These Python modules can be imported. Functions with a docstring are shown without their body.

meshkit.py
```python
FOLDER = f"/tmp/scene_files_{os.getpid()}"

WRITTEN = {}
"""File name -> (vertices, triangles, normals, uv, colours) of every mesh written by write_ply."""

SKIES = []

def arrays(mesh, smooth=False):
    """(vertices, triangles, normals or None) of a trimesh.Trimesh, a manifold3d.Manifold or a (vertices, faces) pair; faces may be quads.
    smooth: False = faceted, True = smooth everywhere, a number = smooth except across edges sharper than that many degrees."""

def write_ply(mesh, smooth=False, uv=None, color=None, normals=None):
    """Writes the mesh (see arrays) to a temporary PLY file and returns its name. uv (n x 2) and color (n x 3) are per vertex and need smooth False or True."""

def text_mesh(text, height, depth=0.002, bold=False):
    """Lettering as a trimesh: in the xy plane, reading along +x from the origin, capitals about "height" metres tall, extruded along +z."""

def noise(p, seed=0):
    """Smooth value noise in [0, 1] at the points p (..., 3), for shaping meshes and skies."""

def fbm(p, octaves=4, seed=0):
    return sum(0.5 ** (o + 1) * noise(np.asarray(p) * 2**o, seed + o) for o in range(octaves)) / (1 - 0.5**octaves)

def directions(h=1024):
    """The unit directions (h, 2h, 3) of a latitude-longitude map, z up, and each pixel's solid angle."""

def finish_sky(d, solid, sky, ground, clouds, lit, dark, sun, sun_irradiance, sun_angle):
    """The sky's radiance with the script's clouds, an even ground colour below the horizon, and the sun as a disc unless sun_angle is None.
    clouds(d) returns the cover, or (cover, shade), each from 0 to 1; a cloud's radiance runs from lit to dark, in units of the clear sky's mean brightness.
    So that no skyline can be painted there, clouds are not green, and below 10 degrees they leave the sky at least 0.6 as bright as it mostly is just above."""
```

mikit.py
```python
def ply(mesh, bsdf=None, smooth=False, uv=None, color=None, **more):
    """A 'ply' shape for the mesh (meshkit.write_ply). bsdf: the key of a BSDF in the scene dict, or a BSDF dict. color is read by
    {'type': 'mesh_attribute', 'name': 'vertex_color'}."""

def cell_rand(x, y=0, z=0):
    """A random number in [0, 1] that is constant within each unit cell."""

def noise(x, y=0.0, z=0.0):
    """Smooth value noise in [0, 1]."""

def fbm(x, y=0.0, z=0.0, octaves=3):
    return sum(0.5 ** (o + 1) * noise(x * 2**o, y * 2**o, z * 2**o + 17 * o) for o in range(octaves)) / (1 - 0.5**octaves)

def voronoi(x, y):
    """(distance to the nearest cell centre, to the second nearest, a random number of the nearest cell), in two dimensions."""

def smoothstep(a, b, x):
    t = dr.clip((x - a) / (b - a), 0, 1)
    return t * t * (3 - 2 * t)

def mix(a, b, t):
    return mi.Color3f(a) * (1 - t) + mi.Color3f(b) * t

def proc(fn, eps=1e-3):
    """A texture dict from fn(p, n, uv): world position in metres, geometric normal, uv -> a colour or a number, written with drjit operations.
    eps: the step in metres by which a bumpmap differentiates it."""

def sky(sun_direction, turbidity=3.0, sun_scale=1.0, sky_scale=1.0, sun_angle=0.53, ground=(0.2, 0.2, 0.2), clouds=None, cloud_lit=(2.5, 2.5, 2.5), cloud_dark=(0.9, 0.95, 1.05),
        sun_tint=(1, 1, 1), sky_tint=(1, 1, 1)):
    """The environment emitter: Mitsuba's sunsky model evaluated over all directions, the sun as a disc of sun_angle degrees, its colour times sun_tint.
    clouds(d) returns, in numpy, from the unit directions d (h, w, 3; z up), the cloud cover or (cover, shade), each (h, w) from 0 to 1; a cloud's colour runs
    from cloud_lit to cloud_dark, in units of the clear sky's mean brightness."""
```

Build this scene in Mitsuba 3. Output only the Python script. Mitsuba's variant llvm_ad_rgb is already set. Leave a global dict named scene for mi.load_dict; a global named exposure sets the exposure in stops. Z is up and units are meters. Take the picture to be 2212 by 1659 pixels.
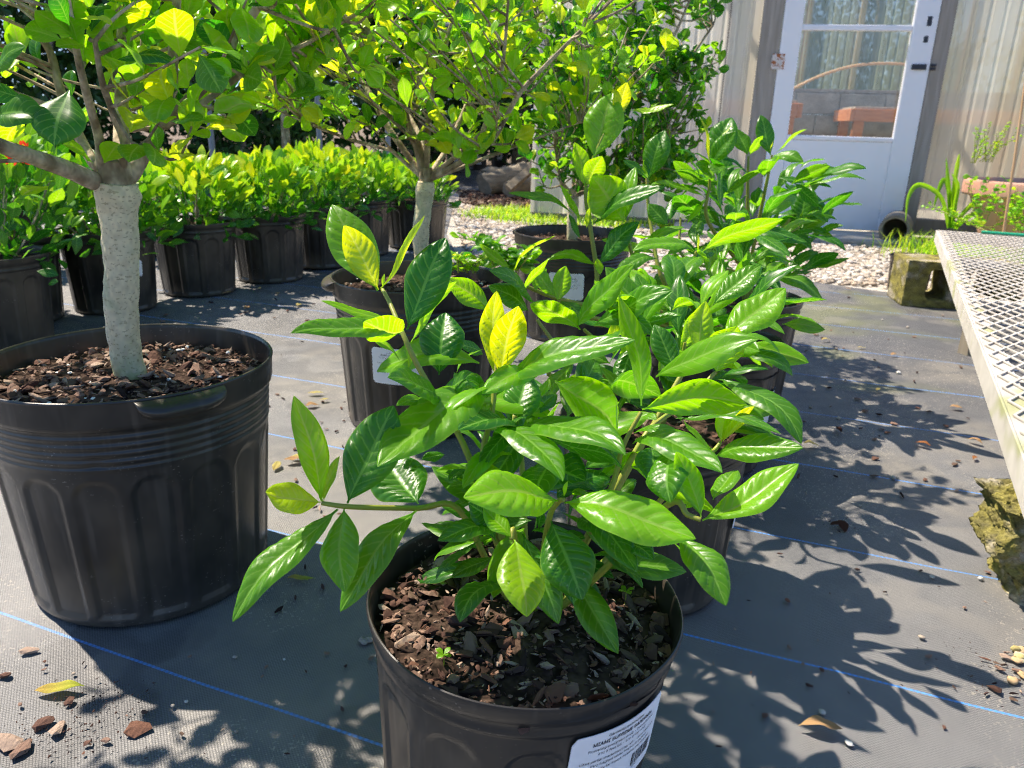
import math, numpy as np, trimesh, mitsuba as mi, drjit as dr, mikit, meshkit
from mikit import proc, noise, fbm, voronoi, cell_rand, smoothstep, mix
T = mi.ScalarTransform4f
scene, labels = {}, {}
# ---------------------------------------------------------------- camera, sky, exposure
CAM_H, PITCH, ROLL, F = 0.5965, math.radians(18.704), math.radians(1.757), 1662.2   # F in pixels of a 2212 wide picture
_r = np.array([math.cos(ROLL), math.sin(ROLL) * math.sin(PITCH), math.sin(ROLL) * math.cos(PITCH)])
FWD = np.array([0, math.cos(PITCH), -math.sin(PITCH)])
UP = np.cross(_r, FWD)
C0 = np.array([0, 0, CAM_H])
scene['camera'] = {'type': 'thinlens', 'fov': 2 * math.degrees(math.atan(1106 / F)), 'fov_axis': 'x', 'aperture_radius': 0.0009, 'focus_distance': 0.66,
                   'near_clip': 0.02, 'far_clip': 300.0, 'to_world': T().look_at(origin=C0.tolist(), target=(C0 + FWD).tolist(), up=UP.tolist())}
SUN = (-0.556, 0.336, 1.0)
scene['sky'] = mikit.sky(SUN, turbidity=2.2, sun_scale=1.15, sun_tint=(0.95, 1.0, 1.10), sky_tint=(0.98, 1.0, 1.06))
exposure = 2.5


def ray(px, py):
    x, y = (px - 1106) / F, -(py - 829.5) / F
    return FWD + x * _r + y * UP


def at(px, py, Y):
    r = ray(px, py)
    return C0 + r * (Y / r[1])


def onz(px, py, z=0.0):
    r = ray(px, py)
    return C0 + r * ((z - CAM_H) / r[2])


# ---------------------------------------------------------------- helpers
def unit(v):
    v = np.asarray(v, float)
    return v / (np.linalg.norm(v) + 1e-12)


def key(name):
    if name not in scene and name not in labels:
        return name
    i = 1
    while f'{name}_{i:03d}' in scene or f'{name}_{i:03d}' in labels:
        i += 1
    return f'{name}_{i:03d}'


_next = {}


def fkey(name):
    if name not in _next:
        _next[name] = 0
        return name
    _next[name] += 1
    return f'{name}_{_next[name]:03d}'


def thing(name, label=None, cat=None, group=None, kind=None):
    k = fkey(name)
    d = {}
    if label: d['label'] = label
    if cat: d['category'] = cat
    if group: d['group'] = group
    if kind: d['kind'] = kind
    labels[k] = d
    return k


def tri(f):
    f = np.asarray(f, int)
    return np.vstack([f[:, [0, 1, 2]], f[:, [0, 2, 3]]]) if f.shape[1] == 4 else f


def obj(name, mesh, bsdf, parent=None, smooth=False, uv=None, color=None, label=None, kind=None, to_world=None):
    k = fkey(f'{parent}__{name}') if parent else name
    d = mikit.ply(mesh, bsdf, smooth=smooth, uv=uv, color=color) if not isinstance(mesh, dict) else dict(mesh)
    if to_world is not None: d['to_world'] = T(np.asarray(to_world).tolist())
    scene[k] = d
    if label or kind:
        labels.setdefault(k, {})
        if label: labels[k]['label'] = label
        if kind: labels[k]['kind'] = kind
    return k


def single(name, mesh, bsdf, label, cat=None, group=None, kind=None, **kw):
    k = thing(name, label, cat, group, kind)
    d = mikit.ply(mesh, bsdf, smooth=kw.get('smooth', False), uv=kw.get('uv'), color=kw.get('color')) if not isinstance(mesh, dict) else dict(mesh)
    if kw.get('to_world') is not None: d['to_world'] = T(np.asarray(kw['to_world']).tolist())
    scene[k] = d
    return k


def grid_faces(nu, nv, wrap=False):
    """faces of a grid of (nu+1) x (nv+1) vertices; with wrap there are nv columns that close"""
    i, j = np.meshgrid(np.arange(nu), np.arange(nv), indexing='ij')
    w = nv if wrap else nv + 1
    jn = (j + 1) % nv if wrap else j + 1
    q = np.stack([i * w + j, (i + 1) * w + j, (i + 1) * w + jn, i * w + jn], -1).reshape(-1, 4)
    return tri(q)


def smooth_path(pts, n=6):
    p = np.asarray(pts, float)
    if len(p) < 3:
        t = np.linspace(0, 1, n + 1)[:, None]
        return p[0] * (1 - t) + p[-1] * t
    q = np.vstack([2 * p[0] - p[1], p, 2 * p[-1] - p[-2]])
    out = []
    for i in range(1, len(q) - 2):
        t = np.linspace(0, 1, n, endpoint=False)[:, None]
        a, b, c, d = q[i - 1], q[i], q[i + 1], q[i + 2]
        out.append(0.5 * (2 * b + (c - a) * t + (2 * a - 5 * b + 4 * c - d) * t ** 2 + (3 * b - a - 3 * c + d) * t ** 3))
    return np.vstack(out + [p[-1:]])


def tube(pts, r0, r1=None, n=8, bump=0.0, seed=0, power=1.0, radii=None):
    p = np.asarray(pts, float)
    m = len(p)
    s = np.linspace(0, 1, m)
    rr = np.asarray(radii) if radii is not None else r0 + ((r0 if r1 is None else r1) - r0) * s ** power
    tan = np.gradient(p, axis=0)
    tan /= np.linalg.norm(tan, axis=1, keepdims=True) + 1e-12
    ref = np.array([0, 0, 1.0]) if abs(tan[0][2]) < 0.9 else np.array([1.0, 0, 0])
    x = unit(np.cross(tan[0], ref))
    v = []
    a = np.arange(n) * 2 * np.pi / n
    for i in range(m):
        x = unit(x - tan[i] * (x @ tan[i]))
        y = np.cross(tan[i], x)
        v.append(p[i] + rr[i] * (np.cos(a)[:, None] * x + np.sin(a)[:, None] * y))
    v = np.vstack(v)
    if bump:
        c = np.repeat(p, n, axis=0)
        k = (meshkit.fbm(v * 60, 3, seed) - 0.5) * 2 * bump
        v = v + (v - c) * k[:, None]
    f = grid_faces(m - 1, n, wrap=True)[:, ::-1]
    e0, e1 = len(v), len(v) + 1
    v = np.vstack([v, p[:1], p[-1:]])
    j = np.arange(n)
    jn = (j + 1) % n
    b = (m - 1) * n
    f = np.vstack([f, np.stack([np.full(n, e0), jn, j], 1), np.stack([np.full(n, e1), b + j, b + jn], 1)])
    return v, f


def join(ms):
    vs, fs, o = [], [], 0
    for m in ms:
        v, f = (m.vertices, m.faces) if hasattr(m, 'vertices') else (m[0], m[1])
        vs.append(np.asarray(v)); fs.append(tri(f) + o); o += len(v)
    return np.vstack(vs), np.vstack(fs)


def joinuv(ms):
    v, f = join(ms)
    return v, f, np.vstack([m[2] for m in ms])


def box(lo, hi, bevel=0.003):
    lo, hi = np.asarray(lo, float), np.asarray(hi, float)
    b = min(bevel, 0.3 * float((hi - lo).min()))
    c, h = (lo + hi) / 2, (hi - lo) / 2
    pts = []
    for s in np.ndindex(2, 2, 2):
        s = np.array(s) * 2 - 1
        for k in range(3):
            d = h - b
            d[k] = h[k]
            pts.append(c + s * d)
    m = trimesh.convex.convex_hull(np.array(pts))
    return np.array(m.vertices), np.array(m.faces)


def xf(m, M):
    return (np.asarray(m[0]) @ M[:3, :3].T + M[:3, 3], *m[1:])


def frame(o, x, y, z, s=(1, 1, 1)):
    M = np.eye(4)
    M[:3, 0], M[:3, 1], M[:3, 2], M[:3, 3] = np.asarray(x) * s[0], np.asarray(y) * s[1], np.asarray(z) * s[2], o
    return M


# ---------------------------------------------------------------- materials
def rgb(*c):
    return {'type': 'rgb', 'value': list(c)}


def principled(c, rough=0.5, spec=0.5, bump=None, bscale=1.0, **kw):
    b = {'type': 'principled', 'base_color': c if isinstance(c, dict) else rgb(*c), 'roughness': rough, 'specular': spec, **kw}
    if bump is not None:
        b = {'type': 'bumpmap', 'arbitrary': bump, 'scale': bscale, 'bsdf': b}
    return {'type': 'twosided', 'bsdf': b}


def leaf_uv(uv):
    k = dr.floor(uv.x / 2)
    t = uv.x - 2 * k
    w = dr.abs(2 * uv.y - 1)
    mid = 1 - smoothstep(0.03, 0.10, w)
    s = (t - 0.16 * w - 0.05 * w * w) * 9
    fr = dr.abs(s - dr.floor(s) - 0.5)
    side = (1 - smoothstep(0.03, 0.13, fr)) * smoothstep(1.0, 0.7, w)
    return k / 16.0, t, w, mid, side


def leaf_reflect(p, n, uv):
    age, t, w, mid, side = leaf_uv(uv)
    nz = fbm(p.x * 70, p.y * 70, p.z * 70)
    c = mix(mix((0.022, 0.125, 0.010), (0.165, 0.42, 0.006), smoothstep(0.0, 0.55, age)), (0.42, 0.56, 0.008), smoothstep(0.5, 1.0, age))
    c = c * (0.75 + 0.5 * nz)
    c = mix(c, mix((0.16, 0.42, 0.07), (0.40, 0.56, 0.06), age), dr.maximum(mid * 0.85, side * 0.38))
    spot = smoothstep(0.84, 0.90, noise(p.x * 620, p.y * 620, p.z * 620)) * smoothstep(0.5, 0.7, noise(p.x * 60, p.y * 60, p.z * 60))
    c = mix(c, (0.42, 0.48, 0.34), spot * 0.5)
    return mix(c, (0.26, 0.42, 0.05), smoothstep(0.93, 1.0, w) * 0.55)


def leaf_through(p, n, uv):
    age, t, w, mid, side = leaf_uv(uv)
    c = mix(mix((0.05, 0.36, 0.002), (0.49, 0.98, 0.001), smoothstep(0.0, 0.55, age)), (0.92, 0.97, 0.001), smoothstep(0.5, 1.0, age))
    nz = fbm(p.x * 55, p.y * 55, p.z * 55)
    c = c * (0.72 + 0.36 * nz)
    return mix(c, mix((0.2, 0.5, 0.03), (1.0, 1.0, 0.16), age), dr.maximum(mid * 0.8, side * 0.6))


scene['leaf'] = {'type': 'blendbsdf', 'weight': 0.54,
                 'a': {'type': 'twosided', 'bsdf': {'type': 'principled', 'base_color': proc(leaf_reflect), 'roughness': proc(lambda p, n, uv: 0.27 + 0.16 * fbm(p.x * 160, p.y * 160, p.z * 160, 3)), 'specular': 0.65, 'clearcoat': 0.10, 'clearcoat_gloss': 0.85}},
                 'b': {'type': 'principledthin', 'base_color': proc(leaf_through), 'roughness': 0.4, 'eta': 1.5, 'diff_trans': 2.0, 'spec_trans': 0.0}}
scene['bush_leaf'] = {**scene['leaf'], 'weight': 0.33}
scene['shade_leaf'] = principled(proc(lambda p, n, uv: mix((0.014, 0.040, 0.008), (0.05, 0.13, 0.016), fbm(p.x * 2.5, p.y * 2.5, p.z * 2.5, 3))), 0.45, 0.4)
scene['dry_leaf'] = {'type': 'principledthin', 'base_color': {'type': 'mesh_attribute', 'name': 'vertex_color'}, 'roughness': 0.5, 'eta': 1.4, 'diff_trans': 0.7}
scene['flower'] = {'type': 'principledthin', 'base_color': rgb(0.75, 0.07, 0.03), 'roughness': 0.6, 'eta': 1.3, 'diff_trans': 0.9}


def stem_col(p, n, uv):
    k = fbm(p.x * 90, p.y * 90, p.z * 60)
    return mix((0.20, 0.31, 0.025), (0.30, 0.24, 0.05), k)


scene['green_stem'] = principled(proc(stem_col), 0.45)


def bark_col(p, n, uv):
    a = fbm(p.x * 60, p.y * 60, p.z * 22, 4)
    b = noise(p.x * 320, p.y * 320, p.z * 180)
    c = mix((0.20, 0.15, 0.095), (0.52, 0.43, 0.31), smoothstep(0.3, 0.7, a))
    return c * (0.72 + 0.5 * b)


scene['twig_bark'] = principled(proc(bark_col), 0.85, 0.2, bump=proc(lambda p, n, uv: fbm(p.x * 220, p.y * 220, p.z * 90)), bscale=0.0025)


def trunk_col(p, n, uv):
    a = fbm(p.x * 75 + 9, p.y * 75, p.z * 55, 4)
    b = noise(p.x * 300, p.y * 300, p.z * 160)
    s = smoothstep(0.60, 0.68, fbm(p.x * 260 + 7, p.y * 260, p.z * 380, 3))
    c = mix((0.56, 0.47, 0.30), (0.76, 0.66, 0.46), a)
    c = mix(c, (0.26, 0.19, 0.10), s * 0.5)
    c = mix(c, (0.40, 0.42, 0.26), smoothstep(0.56, 0.68, fbm(p.x * 28 + 3, p.y * 28, p.z * 18, 3)) * 0.5)
    moss = smoothstep(0.36, 0.27, p.z + 0.05 * a) * 0.75
    c = mix(c, (0.20, 0.26, 0.07), moss * smoothstep(0.3, 0.6, b + 0.2))
    return c * (0.82 + 0.3 * b)


scene['pale_trunk'] = principled(proc(trunk_col), 0.85, 0.2, bump=proc(lambda p, n, uv: fbm(p.x * 130, p.y * 130, p.z * 110, 4)), bscale=0.003)


def plastic_col(p, n, uv):
    a = fbm(p.x * 14, p.y * 14, p.z * 9, 4)
    streak = smoothstep(0.55, 0.8, fbm(p.x * 90, p.y * 90, p.z * 6, 3))
    d = smoothstep(0.80, 0.86, noise(p.x * 390, p.y * 390, p.z * 390)) * smoothstep(0.55, 0.75, fbm(p.x * 26, p.y * 26, p.z * 26))
    low = smoothstep(0.09, 0.0, p.z + 0.06 * a)
    c = mix((0.021, 0.0195, 0.0175), (0.066, 0.054, 0.040), smoothstep(0.3, 0.72, a))
    c = mix(c, (0.11, 0.092, 0.075), streak * 0.35 + low * 0.4)
    return mix(c, (0.20, 0.17, 0.14), d * 0.6)


scene['black_plastic'] = principled(proc(plastic_col), proc(lambda p, n, uv: 0.23 + 0.16 * fbm(p.x * 30, p.y * 30, p.z * 12)), 0.5)


def soil_col(p, n, uv):
    a = fbm(p.x * 120, p.y * 120, p.z * 120, 4)
    return mix((0.016, 0.011, 0.009), (0.085, 0.056, 0.042), smoothstep(0.3, 0.75, a))


scene['soil'] = principled(proc(soil_col), 0.95, 0.05, bump=proc(lambda p, n, uv: fbm(p.x * 300, p.y * 300, p.z * 300)), bscale=0.004)
scene['chip'] = {'type': 'twosided', 'bsdf': {'type': 'bumpmap', 'arbitrary': proc(lambda p, n, uv: fbm(p.x * 420, p.y * 160, p.z * 300)), 'scale': 0.0018,
                 'bsdf': {'type': 'principled', 'base_color': {'type': 'mesh_attribute', 'name': 'vertex_color'}, 'roughness': 0.85, 'specular': 0.1}}}
LINE_YAW, LINE_OFF = math.radians(-20.83), 0.53403


def fabric_col(p, n, uv):
    c, s = math.cos(LINE_YAW), math.sin(LINE_YAW)
    a = p.x * c + p.y * s
    d = p.y * c - p.x * s + 0.0022 * (noise(a * 9, 3.0) - 0.5) - LINE_OFF
    k = dr.abs(d / 0.3048 - dr.round(d / 0.3048)) * 0.3048
    weave = 0.5 + 0.5 * dr.sin(a * 2 * np.pi / 0.0042) * dr.sin(d * 2 * np.pi / 0.0036)
    big = fbm(p.x * 2.3, p.y * 2.3, 0.0, 4)
    fine = fbm(p.x * 35, p.y * 35, 2.0, 3)
    base = mix((0.044, 0.047, 0.052), (0.138, 0.138, 0.137), smoothstep(0.3, 0.72, big) * 0.65 + fine * 0.35) * (0.55 + 0.85 * weave)
    damp = smoothstep(0.54, 0.60, fbm(p.x * 7 + 2, p.y * 7 + 5, 3.0, 4)) * smoothstep(0.42, 0.55, noise(p.x * 1.7 + 1, p.y * 1.7 + 4))
    base = base * (1 - 0.35 * damp)
    dirt = smoothstep(0.52, 0.75, fbm(p.x * 4.1 + 9, p.y * 4.1, 5.0, 4))
    base = mix(base, (0.19, 0.17, 0.13), dirt * 0.35 * fine * 1.6)
    moss = smoothstep(0.60, 0.78, fbm(p.x * 3.3 + 3, p.y * 3.3 + 8, 1.0, 4)) * smoothstep(0.25, 0.75, p.x + 0.2)
    base = mix(base, (0.13, 0.14, 0.05), moss * 0.6)
    silt = smoothstep(0.58, 0.72, fbm(p.x * 11 + 4, p.y * 11 + 7, 6.0, 4))
    base = mix(base, (0.20, 0.185, 0.16), silt * 0.28)
    speck = smoothstep(0.80, 0.86, noise(p.x * 420, p.y * 420)) * smoothstep(0.45, 0.6, noise(p.x * 7, p.y * 7))
    base = mix(base, (0.32, 0.29, 0.24), speck * 0.6)
    dash = 0.75 + 0.25 * dr.sin(a * 2 * np.pi / 0.0065)
    on = (1 - smoothstep(0.0013, 0.0022, k)) * dash * (0.72 + 0.28 * smoothstep(0.25, 0.6, noise(a * 3, dr.round(d / 0.3048) * 7)))
    return mix(base, (0.05, 0.25, 0.66), on)


def fabric_bump(p, n, uv):
    c, s = math.cos(LINE_YAW), math.sin(LINE_YAW)
    a, d = p.x * c + p.y * s, p.y * c - p.x * s
    return 0.5 + 0.5 * dr.sin(a * 2 * np.pi / 0.0042) * dr.sin(d * 2 * np.pi / 0.0036) + 0.3 * noise(p.x * 700, p.y * 700)


scene['fabric'] = principled(proc(fabric_col), 0.60, 1.0, bump=proc(fabric_bump, eps=4e-4), bscale=0.0005)
scene['dirt'] = principled(proc(lambda p, n, uv: mix((0.10, 0.075, 0.05), (0.26, 0.21, 0.16), fbm(p.x * 9, p.y * 9, 0.0, 4))), 0.95, 0.1)
scene['gravel_bed'] = principled(proc(lambda p, n, uv: mix((0.22, 0.19, 0.15), (0.50, 0.47, 0.42), fbm(p.x * 60, p.y * 60, 0.0, 3))), 0.95, 0.1)
scene['stone'] = {'type': 'twosided', 'bsdf': {'type': 'principled', 'base_color': {'type': 'mesh_attribute', 'name': 'vertex_color'}, 'roughness': 0.85, 'specular': 0.2}}


def concrete_col(p, n, uv):
    a = fbm(p.x * 12, p.y * 12, p.z * 12, 4)
    b = noise(p.x * 170, p.y * 170, p.z * 170)
    return mix((0.22, 0.20, 0.17), (0.46, 0.43, 0.37), a) * (0.8 + 0.35 * b)


scene['old_cement'] = principled(proc(lambda p, n, uv: mix((0.12, 0.105, 0.085), (0.30, 0.27, 0.22), fbm(p.x * 30, p.y * 30, p.z * 30, 4))), 0.9, 0.1)
scene['concrete'] = principled(proc(concrete_col), 0.92, 0.15)


def mossy_col(p, n, uv):
    a = fbm(p.x * 22, p.y * 22, p.z * 22, 4)
    b = noise(p.x * 210, p.y * 210, p.z * 210)
    c = mix((0.20, 0.17, 0.10), (0.46, 0.42, 0.33), b)
    c = mix(c, mix((0.07, 0.065, 0.022), (0.27, 0.24, 0.045), noise(p.x * 60, p.y * 60, p.z * 60)), smoothstep(0.30, 0.55, a) * 0.88)
    return c * (0.62 + 0.6 * noise(p.x * 480, p.y * 480, p.z * 480))


scene['mossy_concrete'] = principled(proc(mossy_col), 0.95, 0.1, bump=proc(lambda p, n, uv: fbm(p.x * 190, p.y * 190, p.z * 190, 3)), bscale=0.006)


def grey_wood_col(p, n, uv):
    g = fbm(p.x * 70 + 3 * noise(p.z * 3), p.y * 70, p.z * 3.5, 4)
    d = smoothstep(0.35, 0.0, p.z) * 0.5
    return mix(mix((0.20, 0.175, 0.14), (0.44, 0.40, 0.34), g), (0.16, 0.13, 0.08), d)


scene['grey_wood'] = principled(proc(grey_wood_col), 0.85, 0.2, bump=proc(lambda p, n, uv: fbm(p.x * 120, p.y * 120, p.z * 6)), bscale=0.002)
scene['orange_wood'] = principled(proc(lambda p, n, uv: mix((0.38, 0.14, 0.06), (0.52, 0.22, 0.10), fbm(p.x * 18, p.y * 18, p.z * 60))), 0.6, 0.3)
scene['white_paint'] = principled(proc(lambda p, n, uv: mix((0.80, 0.80, 0.80), (0.72, 0.71, 0.68), smoothstep(0.5, 0.8, fbm(p.x * 9, p.y * 9, p.z * 9, 4)) * smoothstep(0.3, 0.05, p.z))), 0.35, 0.5)
scene['black_metal'] = principled((0.015, 0.02, 0.03), 0.45)
scene['rusty'] = principled(proc(lambda p, n, uv: mix((0.62, 0.58, 0.53), (0.36, 0.12, 0.04), smoothstep(0.45, 0.6, fbm(p.x * 55, p.y * 55, p.z * 55, 3)))), 0.7)
scene['pane'] = {'type': 'thindielectric', 'int_ior': 1.5}
scene['milky'] = {'type': 'blendbsdf', 'weight': proc(lambda p, n, uv: dr.clip(0.62 + 0.20 * fbm(p.x * 14, p.y * 14, p.z * 1.2, 3) + 0.10 * smoothstep(0.55, 0.8, noise(p.x * 160, p.y * 160, p.z * 2.0)), 0, 1)),
                  'a': {'type': 'thindielectric', 'int_ior': 1.2},
                  'b': {'type': 'principledthin', 'base_color': proc(lambda p, n, uv: mix((0.96, 0.94, 0.86), (0.86, 0.80, 0.64), smoothstep(0.45, 0.85, fbm(p.x * 7, p.y * 7, p.z * 1.2, 3)))), 'roughness': 0.35, 'eta': 1.4, 'diff_trans': 1.3}}
scene['aged_plastic'] = {'type': 'blendbsdf', 'weight': 0.72, 'a': {'type': 'thindielectric', 'int_ior': 1.35}, 'b': {'type': 'principledthin', 'base_color': proc(lambda p, n, uv: mix((0.52, 0.58, 0.44), (0.28, 0.32, 0.18), fbm(p.x * 9, p.y * 9, p.z * 2.0, 4))), 'roughness': 0.4, 'eta': 1.4, 'diff_trans': 1.2}}
scene['tan_plastic'] = {'type': 'blendbsdf', 'weight': proc(lambda p, n, uv: dr.clip(0.5 + 0.22 * fbm(p.x * 14, p.y * 14, p.z * 1.2, 3), 0, 1)), 'a': {'type': 'thindielectric', 'int_ior': 1.35}, 'b': {'type': 'principledthin', 'base_color': proc(lambda p, n, uv: mix((0.94, 0.90, 0.75), (0.80, 0.70, 0.48), smoothstep(0.35, 0.8, fbm(p.x * 6, p.y * 6, p.z * 1.2, 3)))), 'roughness': 0.35, 'eta': 1.4, 'diff_trans': 1.3}}
scene['roof_plastic'] = {'type': 'blendbsdf', 'weight': 0.12, 'a': {'type': 'thindielectric', 'int_ior': 1.2}, 'b': {'type': 'principledthin', 'base_color': rgb(.86, .84, .76), 'roughness': 0.4, 'eta': 1.4, 'diff_trans': 1.5}}
scene['terracotta'] = principled(proc(lambda p, n, uv: mix((0.50, 0.23, 0.15), (0.66, 0.40, 0.30), fbm(p.x * 14, p.y * 14, p.z * 14, 4))), 0.8, 0.25)
scene['paper'] = principled((0.80, 0.80, 0.81), 0.45, 0.4)
scene['ink'] = principled((0.02, 0.02, 0.025), 0.6, 0.2)
scene['galvanised'] = principled(proc(lambda p, n, uv: mix(mix((0.52, 0.50, 0.47), (0.34, 0.32, 0.28), fbm(p.x * 24, p.y * 24, p.z * 24, 4)), (0.26, 0.28, 0.09), smoothstep(0.56, 0.72, fbm(p.x * 9 + 4, p.y * 9, p.z * 9, 3)) * 0.7)), 0.6, 0.4)
scene['deck_metal'] = principled(proc(lambda p, n, uv: mix((0.58, 0.55, 0.50), (0.36, 0.32, 0.27), fbm(p.x * 24, p.y * 24, p.z * 24, 4))), 0.6, 0.4)
scene['green_rubber'] = principled((0.015, 0.33, 0.17), 0.4)
scene['bamboo'] = principled(proc(lambda p, n, uv: mix((0.50, 0.30, 0.14), (0.62, 0.42, 0.22), noise(p.x * 30, p.y * 30, p.z * 12))), 0.55)
scene['weathered_log'] = principled(proc(lambda p, n, uv: mix((0.13, 0.11, 0.08), (0.42, 0.37, 0.28), fbm(p.x * 5, p.y * 40, p.z * 40, 4))), 0.9, 0.15)
scene['steel_pipe'] = principled((0.20, 0.22, 0.25), 0.5)

# ---------------------------------------------------------------- leaves
def leaf(L, W, arch=0.4, fold=0.2, wave=0.0, relief=1.0, peak=0.52, sharp=0.84, nu=22, nv=10, age=0.3, twist=0.0, seed=0, petiole=0.06):
    """a leaf along +x, upper side +z; L length, W width / length. uv.x carries the age."""
    rg = np.random.default_rng(seed)
    t = np.linspace(0, 1, nu + 1)
    v = np.linspace(-1, 1, nv + 1)
    tt = np.clip((t - petiole * 0.6) / (1 - petiole * 0.6), 0, 1)
    p = math.log(0.5) / math.log(peak)
    w = 0.5 * W * np.sin(np.pi * tt ** p) ** sharp
    w = np.maximum(w, 0.011 * (1 - t) ** 2 * (t < 0.5))
    phi = arch * (0.5 - t ** 1.3) + wave * 0.5 * np.sin(2 * np.pi * t * 1.2 + seed)
    x = np.concatenate([[0], np.cumsum(np.cos((phi[1:] + phi[:-1]) / 2))]) / nu
    z = np.concatenate([[0], np.cumsum(np.sin((phi[1:] + phi[:-1]) / 2))]) / nu
    ang = math.atan2(z[-1], x[-1])
    c = math.hypot(x[-1], z[-1])
    x, z = (x * math.cos(ang) + z * math.sin(ang)) / c, (-x * math.sin(ang) + z * math.cos(ang)) / c
    pn = phi - ang
    tg, vg = np.meshgrid(t, v, indexing='ij')
    wg = w[:, None]
    a = np.abs(vg)
    off = a * wg * math.tan(fold) - wg * 0.22 * a ** 4
    ph = rg.uniform(0, 6, 2)
    off = off + wave * 0.22 * wg * a ** 2 * (np.sin(2 * np.pi * 2.3 * tg + ph[0]) * (vg > 0) + np.sin(2 * np.pi * 2.1 * tg + ph[1]) * (vg < 0))
    s = (tg - 0.16 * a - 0.05 * a * a) * 9
    off = off + relief * 0.075 * W * (np.abs(np.sin(np.pi * (s + 0.5))) ** 0.6) * (a ** 0.7) * (1 - a ** 5) * np.sin(np.pi * tg) ** 0.5
    tw = twist * (tg - 0.3)
    y = wg * vg * math.cos(fold * 0.7)
    y, off = y * np.cos(tw) - off * np.sin(tw), y * np.sin(tw) + off * np.cos(tw)
    V = np.stack([x[:, None] - np.sin(pn)[:, None] * off, y, z[:, None] + np.cos(pn)[:, None] * off], -1).reshape(-1, 3) * L
    k = int(round(np.clip(age, 0, 1) * 16))
    uv = np.stack([np.clip(tg, 0, 0.999) + 2 * k, (vg + 1) / 2], -1).reshape(-1, 2)
    return V, grid_faces(nu, nv), uv


def leaf_frame(B, Tp, roll):
    """frame of a leaf from base B to tip Tp; roll 0: upper side to where the photographer stood, 90: upper side skywards, 180: underside shown"""
    x = unit(Tp - B)
    d = unit(C0 - (B + Tp) / 2)
    n0 = unit(d - x * (d @ x))
    s = np.cross(x, n0)
    if abs(s[2]) < 0.12: s = s * (1 if s[0] < 0 else -1)
    elif s[2] < 0: s = -s
    r = math.radians(roll)
    n = n0 * math.cos(r) + s * math.sin(r)
    return x, np.cross(n, x), n


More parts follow.
